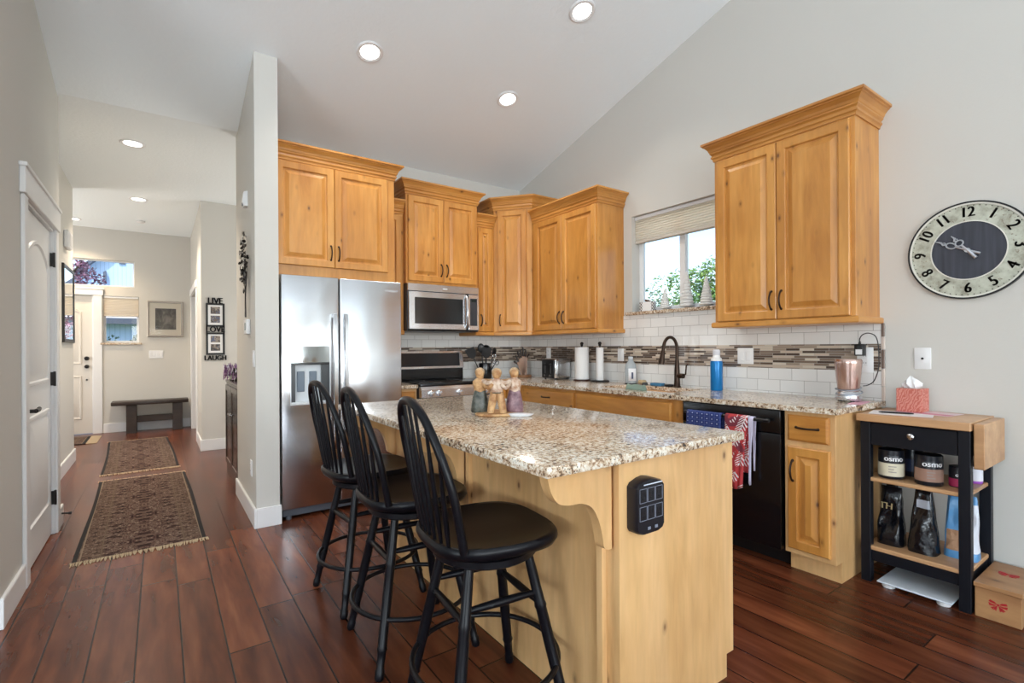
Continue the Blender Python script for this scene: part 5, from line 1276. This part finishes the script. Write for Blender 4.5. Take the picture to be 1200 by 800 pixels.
mb = MB(); mb.lathe([(.001, 1.0035), (.030, 1.0035), (.030, 1.0048), (.001, 1.0048)], (3.314, .956, 0), 24, sy=1.3); mb.build('opening', mat('tissue_slot', (.70, .55, .52), .6), t)
mb = MB(); R = []
for v, (rr, z) in enumerate(((.020, 1.003), (.032, 1.014), (.034, 1.028), (.024, 1.044), (.013, 1.056), (.004, 1.066))):
    R.append([(3.314+rr*(1+.30*math.sin(5*a+v*.5))*math.cos(a)*.7, .956+rr*(1+.25*math.sin(4*a+v))*math.sin(a)*1.15+.004*v*.3, z+.004*math.sin(3*a)) for a in [2*PI*k/30 for k in range(30)]])
mb.loft(R); mb.build('tissue', mat('tissue_white', (.85, .85, .86), .9), t, angle=70)
# scale under the cart, wooden crate box
t = thing('bathroom_scale', 'white glass bathroom scale on the floor under the cart', 'scale', (3.165, .865, 0))
mb = MB(); mb.box(3.005, 3.325, .722, 1.022, .022, .030, .003); mb.build('platform', mat('scale_glass', (.66, .72, .78), .12), t)
mb = MB(); mb.box(3.265, 3.302, .83, .925, .0298, .0312, .001); mb.build('display', mat('scale_display', (.22, .26, .30), .2), t)
for a in (3.045, 3.285):
    for b_ in (.762, .982): mb = MB(); mb.lathe([(.001, 0), (.026, 0), (.028, .004), (.028, .022), (.001, .022)], (a, b_, 0), 20); mb.build('foot', white_plastic, t)
t = thing('wooden_crate', 'light wooden box with a red bow emblem on the floor right of the cart', 'box', (3.215, .573, 0))
mb = MB(); mb.box(3.038, 3.400, .497, .650, .001, .136, .002); mb.build('box', crate_w, t)
mb = MB(); mb.box(3.034, 3.404, .493, .654, .137, .156, .002); mb.build('lid', crate_w, t)
redp = mat('bow_red', (.42, .015, .02), .5)
def bow_shape(mb, Mx):
    mb.M = Mx; h = .0015
    def poly(p): mb.prism(p, 0, h, 'xy')
    for s in (-1, 1):
        def f(p): return [(s*x, y) for x, y in p]
        poly(f([(.003, .002), (.012, .012), (.028, .017), (.033, .008), (.020, .004)]))
        poly(f([(.003, -.001), (.020, -.001), (.033, .003), (.031, -.010), (.014, -.008)]))
        poly(f([(.002, -.005), (.008, -.006), (.018, -.027), (.010, -.024), (.007, -.031)]))
        poly(f([(.009, -.009), (.014, -.010), (.027, -.020), (.021, -.021), (.020, -.027)]))
    poly([(-.004, -.004), (.004, -.004), (.004, .005), (-.004, .005)])
mb = MB(); bow_shape(mb, Matrix.Translation((3.038, .572, .078)) @ Matrix(((0, 0, -1, 0), (-1, 0, 0, 0), (0, 1, 0, 0), (0, 0, 0, 1))) @ Matrix.Scale(.95, 4)); mb.build('bow_emblem', redp, t, flat=True)
mb = MB(); bow_shape(mb, Matrix.Translation((3.25, .575, .156)) @ Matrix(((0, 1, 0, 0), (-1, 0, 0, 0), (0, 0, 1, 0), (0, 0, 0, 1))) @ Matrix.Scale(1.1, 4)); mb.build('bow_emblem', redp, t, flat=True)

# ------------------------------------------------------------------ hall: rugs, bench, frames
def persian():
    m, tt, b = newmat('persian_pattern'); tc = tt.nodes.new('ShaderNodeTexCoord'); sx = tt.nodes.new('ShaderNodeSeparateXYZ'); tt.links.new(tc.outputs['Object'], sx.inputs[0])
    ax = math_n(tt, 'ABSOLUTE', sx.outputs[0]); fy = math_n(tt, 'PINGPONG', sx.outputs[1], .30)
    cb = tt.nodes.new('ShaderNodeCombineXYZ'); tt.links.new(ax, cb.inputs[0]); tt.links.new(fy, cb.inputs[1])
    n1 = tex(tt, 'Noise', cb.outputs[0], 11, 3, .6, 1.2).outputs[0]; vo = tex(tt, 'Voronoi', cb.outputs[0], 22)
    n3 = tex(tt, 'Noise', cb.outputs[0], 70, 2).outputs[0]
    f = math_n(tt, 'ADD', math_n(tt, 'MULTIPLY', math_n(tt, 'SINE', math_n(tt, 'MULTIPLY', n1, 34)), .28), math_n(tt, 'ADD', math_n(tt, 'MULTIPLY', vo.outputs['Distance'], .55), math_n(tt, 'MULTIPLY', n3, .35)))
    c = ramp(tt, f, [(.05, (.012, .007, .007)), (.24, (.045, .022, .020)), (.40, (.21, .14, .105)), (.46, (.07, .022, .020)), (.60, (.022, .014, .014)), (.70, (.29, .215, .165)), (.85, (.06, .032, .028))])
    # borders
    d = math_n(tt, 'SUBTRACT', .335, ax)
    st = ramp(tt, math_n(tt, 'DIVIDE', d, .14), [(.0, (0, 0, 0)), (.05, (1, 1, 1)), (.12, (.2, .2, .2)), (.16, (.75, .75, .75)), (.80, (.75, .75, .75)), (.84, (.1, .1, .1)), (.90, (.9, .9, .9)), (.97, (0, 0, 0))], 'CONSTANT')
    c = mixc(tt, math_n(tt, 'MULTIPLY', ramp(tt, math_n(tt, 'DIVIDE', d, .14), [(0, (1, 1, 1)), (1.0, (0, 0, 0))], 'CONSTANT'), .22), c, mixc(tt, n3, (.05, .025, .02), (.26, .20, .14)))
    c = mixc(tt, math_n(tt, 'LESS_THAN', math_n(tt, 'ABSOLUTE', math_n(tt, 'SUBTRACT', d, .125)), .003), c, (.14, .10, .07))
    c = mixc(tt, math_n(tt, 'LESS_THAN', math_n(tt, 'ABSOLUTE', math_n(tt, 'SUBTRACT', d, .03)), .004), c, (.24, .18, .13))
    tt.links.new(c, b.inputs['Base Color']); b.inputs['Roughness'].default_value = .95; b.inputs['Specular IOR Level'].default_value = .1; 
    return m
pers = persian(); rug_edge = mat('rug_edge_black', (.008, .007, .008), .9); fringe_m = mat('rug_fringe', (.46, .36, .24), .95, bump=(500, .6))
def rug(label, cx, cy, wd, L, rz, seed, fr=.055):
    random.seed(seed); t = thing('runner_rug', label, 'rug', (cx, cy, 0), rz); M = W[t.name]; h = .009
    def wob(y): return .006*math.sin(y*2.3+seed)
    N = 14
    def strip(x0, x1, y0, y1, z0, z1, nm, m):
        mb = MB(M); R = []
        for k in range(N+1): y = y0+(y1-y0)*k/N; o = wob(y); R.append([(x0+o, y, z0), (x1+o, y, z0), (x1+o, y, z1), (x0+o, y, z1)])
        mb.loft(R); return mb.build(nm, m, t, flat=True)
    strip(-wd/2+.022, wd/2-.022, -L/2, L/2, .001, h, 'pile', pers)
    strip(-wd/2, -wd/2+.022, -L/2, L/2, .001, h-.001, 'edge_binding', rug_edge); strip(wd/2-.022, wd/2, -L/2, L/2, .001, h-.001, 'edge_binding', rug_edge)
    for s in (-1, 1):
        mb = MB(M); n = int(wd/.0085)
        for k in range(n):
            x = -wd/2-.01+(wd+.02)*(k+.5)/n+wob(s*L/2); l = fr*random.uniform(.75, 1.15); dx = random.uniform(-.012, .012)
            z = h*.6
            mb.tube([(x, s*L/2-s*.004, z), (x+dx*.5, s*(L/2+l*.5), z*.9), (x+dx, s*(L/2+l), .003)], [.0044, .0048, .0022], 5)
        o = mb.build('fringe', fringe_m, t); o['kind'] = 'stuff'
    return t
rug('nearer of the two patterned brown runner rugs in the hall, with tan fringe', -.107, 4.925, .665, 2.20, math.radians(1.2), 1)
rug('farther patterned brown runner rug in the hall, ending in front of the bench', -.195, 7.45, .645, 2.20, math.radians(2.0), 2, .05)
t = thing('door_mat', 'small patterned mat with tan fringe in front of the entry door', 'rug', (-1.15, 8.95, 0), 0)
mb = MB(); mb.box(-1.70, -.84, 8.62, 9.28, .001, .010); mb.build('pile', pers, t, flat=True)
for (a, b_, c, d) in ((-1.70, -.84, 8.60, 8.62), (-1.70, -.84, 9.28, 9.30), (-.84, -.80, 8.60, 9.30)): mb = MB(); mb.box(a, b_, c, d, .001, .009); mb.build('edge_binding', rug_edge, t, flat=True)
mb = MB()
for k in range(48): y = 8.60+.70*(k+.5)/48; mb.tube([(-.802, y, .006), (-.75, y+random.uniform(-.008, .008), .005), (-.69, y+random.uniform(-.012, .012), .003)], [.007, .007, .003], 5)
o = mb.build('fringe', fringe_m, t); o['kind'] = 'stuff'
t = thing('entry_bench', 'dark rustic wooden bench against the far entry wall', 'bench', (-.11, 9.40, 0))
mb = MB(); mb.box(-.585, .362, 9.262, 9.560, .420, .472, .006, 2); mb.build('seat_plank', bench_w, t)
for x in (-.41, .16): mb = MB(); mb.box(x, x+.125, 9.285, 9.545, 0, .42, .004); mb.build('leg', bench_w, t)
mb = MB(); mb.box(-.285, .16, 9.38, 9.44, .150, .245, .004); mb.build('stretcher', bench_w, t)
t = thing('framed_picture', 'silver-framed picture with a wide mat on the far entry wall', 'picture', (.078, FY, 1.43))
fx0, fx1, fz0, fz1 = -.158, .312, 1.437, 1.998; fs = mat('frame_champagne', (.34, .30, .26), .35, .5)
mb = MB()
R = [[(a, FY-d, c) for a, c in ((fx0+i, fz0+i), (fx1-i, fz0+i), (fx1-i, fz1-i), (fx0+i, fz1-i))] for i, d in ((0, 0), (0, .02), (.008, .026), (.026, .022), (.03, .010), (.03, 0))]
mb.loft(R, close=True); mb.build('frame', fs, t, angle=20)
mb = MB(); mb.box(fx0+.028, fx1-.028, FY-.012, FY-.001, fz0+.028, fz1-.028); mb.build('mat_board', mat('mat_cream', (.78, .72, .61), .8), t)
m, tt, b = newmat('sepia_print'); n = tex(tt, 'Noise', vec(tt, (9, 1, 5)), 1.2, 5, .6, .6).outputs[0]; tt.links.new(ramp(tt, n, [(.3, (.045, .04, .035)), (.5, (.13, .115, .10)), (.7, (.30, .27, .23))]), b.inputs['Base Color'])
mb = MB(); mb.box(-.055, .215, FY-.014, FY-.011, 1.555, 1.885); mb.build('print', m, t)
mb = MB(); mb.box(fx0+.028, fx1-.028, FY-.0185, FY-.0165, fz0+.028, fz1-.028); mb.build('picture_glass', glass_mat('picture_glass', (1, 1, 1), 1.12), t)
# LIVE LOVE LAUGH frame
t = thing('photo_collage_frame', 'tall black collage frame reading LIVE LOVE LAUGH on the jutting hall wall', 'picture frame', (.56, 7.15, 1.06))
YJ = 7.15; gx0, gx1 = .462, .662
mb = MB()
for (z0, z1) in ((1.19, 1.425), (1.535, 1.785)):
    R = [[(a, YJ-d, c) for a, c in ((gx0+i, z0-.02+i), (gx1-i, z0-.02+i), (gx1-i, z1+.02-i), (gx0+i, z1+.02-i))] for i, d in ((0, 0), (0, .018), (.022, .018), (.022, 0))]
    mb.loft(R, close=True)
for a in (gx0, gx1-.016): mb.box(a, a+.016, YJ-.018, YJ, 1.42, 1.54)
mb.build('frame', black_plastic, t)
for wd_, z, s in (('LIVE', 1.832, .105), ('LOVE', 1.480, .100), ('LAUGH', 1.130, .085)):
    mb = MB(); Mx = Matrix.Translation(((gx0+gx1)/2, YJ-.012, z)) @ Matrix.Rotation(PI/2, 4, 'X')
    for dx in (-.0035, -.0012, .0012, .0035): text_bm(wd_, s, Mx @ Matrix.Translation((dx, 0, 0)) @ Matrix.Scale(.84, 4, (1, 0, 0)), mb, .006)
    mb.build('lettering', [black_plastic], t, flat=True)
random.seed(5)
for z0, z1 in ((1.198, 1.417), (1.543, 1.777)):
    mb = MB(); mb.box(gx0+.020, gx1-.020, YJ-.010, YJ-.002, z0-.004, z1+.004); mb.build('mat_board', white_plastic, t)
    hm = (z1-z0)/2
    for k in range(2):
        zz = z0+.022+k*hm*.93
        m, tt, b = newmat('snapshot'); n = tex(tt, 'Noise', vec(tt, (1, 1, 1)), 28, 2).outputs[0]
        c1 = [(.05, .05, .06), (.16, .12, .10), (.10, .12, .20), (.30, .26, .22)]; random.shuffle(c1)
        tt.links.new(ramp(tt, n, [(.38, c1[0]), (.46, c1[1]), (.54, c1[2]), (.62, c1[3])], 'CONSTANT'), b.inputs['Base Color'])
        mb = MB(); mb.box(gx0+.050, gx1-.050, YJ-.0125, YJ-.0095, zz, zz+hm*.74); mb.build('photo', m, t)
# metal tree
t = thing('metal_tree_art', 'dark metal tree wall sculpture on the narrow wing wall', 'wall art', (.54, 4.20, 1.47))
random.seed(11); leaf_metal = mat('tree_metal', (.035, .030, .028), .35, .8); leaf_bright = mat('tree_metal_bright', (.45, .43, .40), .3, .9)
def twist(ph, y1, z1, z0=1.47, xo=.516):
    return [(xo, 4.125+.008*math.sin(ph)+(y1-4.125)*max(0, (u-.35)/.65)**1.3+.006*math.sin(u*9+ph), z0+(z1-z0)*u) for u in [k/12 for k in range(13)]]
for k in range(7):
    y1 = 4.135+.13*(k-3)/3*1.0; mb = MB(); mb.tube(twist(k*.9, y1, 1.86+.10*(1-abs(k-3)/3)), [.0045]*6+[.0035]*7, 6); mb.build('branch', leaf_metal, t, angle=60)
for k in range(98):
    while True:
        a, b_ = random.uniform(-1, 1), random.uniform(-1, 1)
        if a*a+b_*b_ < 1: break
    y, z = 4.135+a*.165*(1-.25*b_), 1.875+b_*.215; r = random.uniform(.012, .020)
    mb = MB(Matrix.Translation((.505+random.uniform(-.010, .010), y, z)) @ Matrix.Rotation(random.uniform(-.9, .9), 4, 'Z') @ Matrix.Rotation(random.uniform(0, PI), 4, 'X'))
    mb.loft([[(h, r*math.cos(2*PI*q/8), r*.6*math.sin(2*PI*q/8)) for q in range(8)] for h in (-.0008, .0008)])
    mb.build('leaf', leaf_bright if random.random() < .3 else leaf_metal, t, flat=True)
# mirror
t = thing('wall_mirror', 'black-framed mirror on the left hall wall reflecting the entry window', 'mirror', (-.79, 6.99, 1.30))
mb = MB(); R = [[(-.79+d, a, c) for a, c in ((6.60+i, 1.315+i), (7.33-i, 1.315+i), (7.33-i, 2.105-i), (6.60+i, 2.105-i))] for i, d in ((0, 0), (0, .018), (.01, .022), (.035, .020), (.04, .012), (.04, 0))]
mb.loft(R, close=True); mb.build('frame', black_plastic, t, angle=20)
mb = MB(); mb.box(-.785, -.776, 6.638, 7.292, 1.353, 2.067); mb.build('mirror_glass', mirror_m, t)
# dark cabinet with flowers
t = thing('dark_cabinet', 'dark espresso cabinet standing in the opening beyond the wing wall', 'cabinet', (.76, 5.37, 0))
mb = MB(); mb.box(.556, .96, 4.88, 5.86, .0, .905, .003); mb.box(.548, .97, 4.87, 5.87, .905, .93, .004); mb.build('body', espresso, t)
for y0 in (4.90, 5.375):
    mb = MB(Matrix.Translation((.556, y0+.465, 0)) @ Matrix.Rotation(-PI/2, 4, 'Z')); mb.panel(0, .46, .10, .88, 0, [(0, 0), (0, .012), (.05, .012), (.055, .006), (.07, .006)]); d = mb.build('door', espresso, t, angle=25)
    mb = MB(); ky = y0+.42 if y0 < 5 else y0+.05; mb.lathe([(.001, 0), (.005, 0), (.005, -.010), (.012, -.016), (.001, -.024)], (.544, ky, .62), 14, 'x'); mb.build('knob', steel_plain, d)
t = thing('flower_arrangement', 'purple and white flowers in a dark box on the espresso cabinet', 'flowers', (.65, 5.62, .93))
mb = MB(); mb.box(.575, .72, 5.56, 5.80, .9302, 1.05, .004); mb.build('planter', espresso, t)
random.seed(21); pet = [mat('petal_purple', (.16, .05, .20), .6), mat('petal_white', (.72, .68, .75), .6), mat('petal_mauve', (.38, .20, .38), .6)]
mb = MB()
for k in range(90):
    c = Vector((.60+random.uniform(-.09, .08), 5.58+random.uniform(-.14, .16), 1.01+random.uniform(-.055, .07)))
    mb.mi = random.choice((0, 0, 1, 2))
    for q in range(5):
        a = 2*PI*q/5+k; d = Vector((-.35, math.cos(a), math.sin(a))).normalized(); s = d.cross(Vector((1, .2, .3))).normalized()*.008; mb.loft([[c-s*.4, c+s*.4+Vector((.002, 0, 0))*0, c+Vector((.003, 0, 0))], [c+d*.016-s, c+d*.016+s, c+d*.016+Vector((.003, 0, 0))], [c+d*.030-s*.2, c+d*.030+s*.2, c+d*.030+Vector((.002, 0, 0))]])
o = mb.build('blooms', pet, t, angle=60); o['kind'] = 'stuff'

# ------------------------------------------------------------------ outside
g_m = mat('lawn', (.10, .16, .05), .95, bump=(6, .5)); drive = mat('driveway', (.45, .44, .42), .9)
mb = MB(); mb.box(3.62, 60, -30, 60, -.6, -.35); mb.box(-30, 3.62, 9.9, 60, -.6, -.35); struct(mb.build('ground_outside', g_m, flat=True))
m, tt, b = newmat('house_siding'); g = tt.nodes.new('ShaderNodeNewGeometry'); sx = tt.nodes.new('ShaderNodeSeparateXYZ'); tt.links.new(g.outputs['Position'], sx.inputs[0])
f = math_n(tt, 'LESS_THAN', math_n(tt, 'FRACT', math_n(tt, 'DIVIDE', sx.outputs[0], .11)), .10); tt.links.new(mixc(tt, f, (.36, .52, .72), (.24, .36, .52)), b.inputs['Base Color']); b.inputs['Roughness'].default_value = .7
siding = m; roofm = mat('roof_light', (.78, .79, .80), .8); fascia = mat('fascia_slate', (.07, .09, .13), .6)
t = thing('neighbour_house', 'pale blue neighbour house with a gable, seen through the entry windows', 'house', (-.9, 21.5, -.35))
mb = MB(); mb.prism([(-2.6, -.35), (.9, -.35), (.9, 3.10), (-.98, 4.75), (-2.6, 3.10)], 20.5, 26, 'xz'); mb.build('gable_block', siding, t, flat=True)
mb = MB()
for s, xe, xp in ((1, 1.15, -.98), (-1, -2.85, -.98)):
    mb.prism([(xp, 4.86), (xe, 2.98 if s > 0 else 2.94), (xe, 2.84 if s > 0 else 2.80), (xp, 4.72)], 20.2, 26.2, 'xz')
mb.build('roof', fascia, t, flat=True)
mb = MB(); mb.box(-1.06, -.90, 20.44, 20.52, 4.02, 4.20); mb.build('vent', fascia, t)
for s in (-1, 1): mb = MB(); mb.prism([(-1.45*1+ (0 if s < 0 else 1.0), 3.35), (-1.38+(0 if s < 0 else 1.0), 3.35), (-1.38+(0 if s < 0 else 1.0), 3.75), (-1.45+(0 if s < 0 else 1.0), 3.70)], 20.3, 20.5, 'xz'); mb.build('bracket', fascia, t) if s < 0 else mb.bm.free()
mb = MB(); mb.box(-2.4, 1.4, 17.2, 20.5, -.35, 1.98); mb.build('garage_block', siding, t, flat=True)
mb = MB(); mb.prism([(16.9, 1.98), (16.9, 2.08), (20.5, 2.62), (20.5, 2.45)], -2.7, 1.7, 'yz'); mb.build('garage_roof', roofm, t, flat=True)
mb = MB(); mb.box(-2.7, 1.7, 16.86, 16.92, 1.93, 2.09); mb.build('fascia_board', fascia, t)
def leaf_mat(name, a, b_):
    m, tt, b = newmat(name); n = tex(tt, 'Noise', vec(tt, (1, 1, 1)), 9, 2).outputs[0]; tt.links.new(ramp(tt, n, [(.4, a), (.6, b_)]), b.inputs['Base Color']); b.inputs['Roughness'].default_value = .6; return m
green_l = [leaf_mat('leaves_green', (.05, .14, .025), (.16, .30, .06)), leaf_mat('leaves_bluegreen', (.03, .09, .05), (.10, .20, .10))]
purple_l = leaf_mat('leaves_plum', (.13, .03, .07), (.46, .28, .38))
bark = mat('bark', (.12, .08, .06), .9)
def tree(label, x, y, h, r, m, n, ls, seed, z0=-.35, cz=None, name='tree', cat='tree', sz=1.0):
    random.seed(seed); t = thing(name, label, cat, (x, y, z0))
    cz = cz if cz is not None else z0+h-r*sz
    mb = MB(); mb.tube([(x, y, z0), (x+.05, y, z0+(cz-z0)*.5), (x, y, cz)], [.09*r+.02, .07*r+.015, .02], 8)
    for k in range(6):
        a = k*1.05+seed; mb.tube([(x, y, cz-r*sz*.6), (x+r*.5*math.cos(a), y+r*.5*math.sin(a), cz+r*sz*.2*math.sin(k))], [.03*r+.01, .008], 5)
    mb.build('trunk', bark, t)
    V = []; F = []; lobes = [(random.uniform(-.6, .6), random.uniform(-.6, .6), random.uniform(-.7, .7), random.uniform(.35, .55)) for _ in range(12)]
    for i in range(n):
        lx, ly, lz, lr = random.choice(lobes); d = Vector((random.gauss(0, 1), random.gauss(0, 1), random.gauss(0, 1))).normalized()*lr*random.uniform(.5, 1)**.5
        c = Vector((x+(lx+d.x)*r, y+(ly+d.y)*r, cz+(lz+d.z)*r*sz)); u = Vector((random.gauss(0, 1), random.gauss(0, 1), random.gauss(0, 1))).normalized(); w_ = u.orthogonal().normalized()
        b0 = len(V); V += [c-u*ls, c+w_*ls*.55, c+u*ls, c-w_*ls*.55]; F.append((b0, b0+1, b0+2, b0+3))
    mb = MB(); mb.add(V, F); mb.build('foliage', m, t, flat=True); return t
tree('green tree outside the kitchen window, farthest left in the panes', 12.5, 10.45, 3.35, 1.0, green_l[1], 3200, .055, 31)
tree('green tree outside the kitchen window, in the middle behind the frosted trees', 15.2, 10.9, 4.2, 1.15, green_l[0], 3200, .055, 32)
tree('taller green tree outside the kitchen window at the right edge of the pane', 12.0, 7.55, 3.95, 1.2, green_l[0], 4200, .06, 33)
tree('purple-leaved tree outside the transom window', -1.65, 12.6, 3.95, 1.15, purple_l, 4200, .045, 34, cz=2.9)
tree('purple-leaved tree outside, seen only in the hall mirror', .20, 13.4, 3.2, .5, purple_l, 2600, .04, 35, cz=2.05, sz=1.9)
for i, (x, lab) in enumerate(((-.98, 'dark shrub below the narrow entry window, left one'), (-.47, 'dark shrub below the narrow entry window, right one'))):
    tree(lab, x, 14.5, 2.0, .26 if i == 0 else .22, green_l[1], 500, .035, 40+i, cz=1.30 if i == 0 else 1.42, name='shrub', cat='shrub')
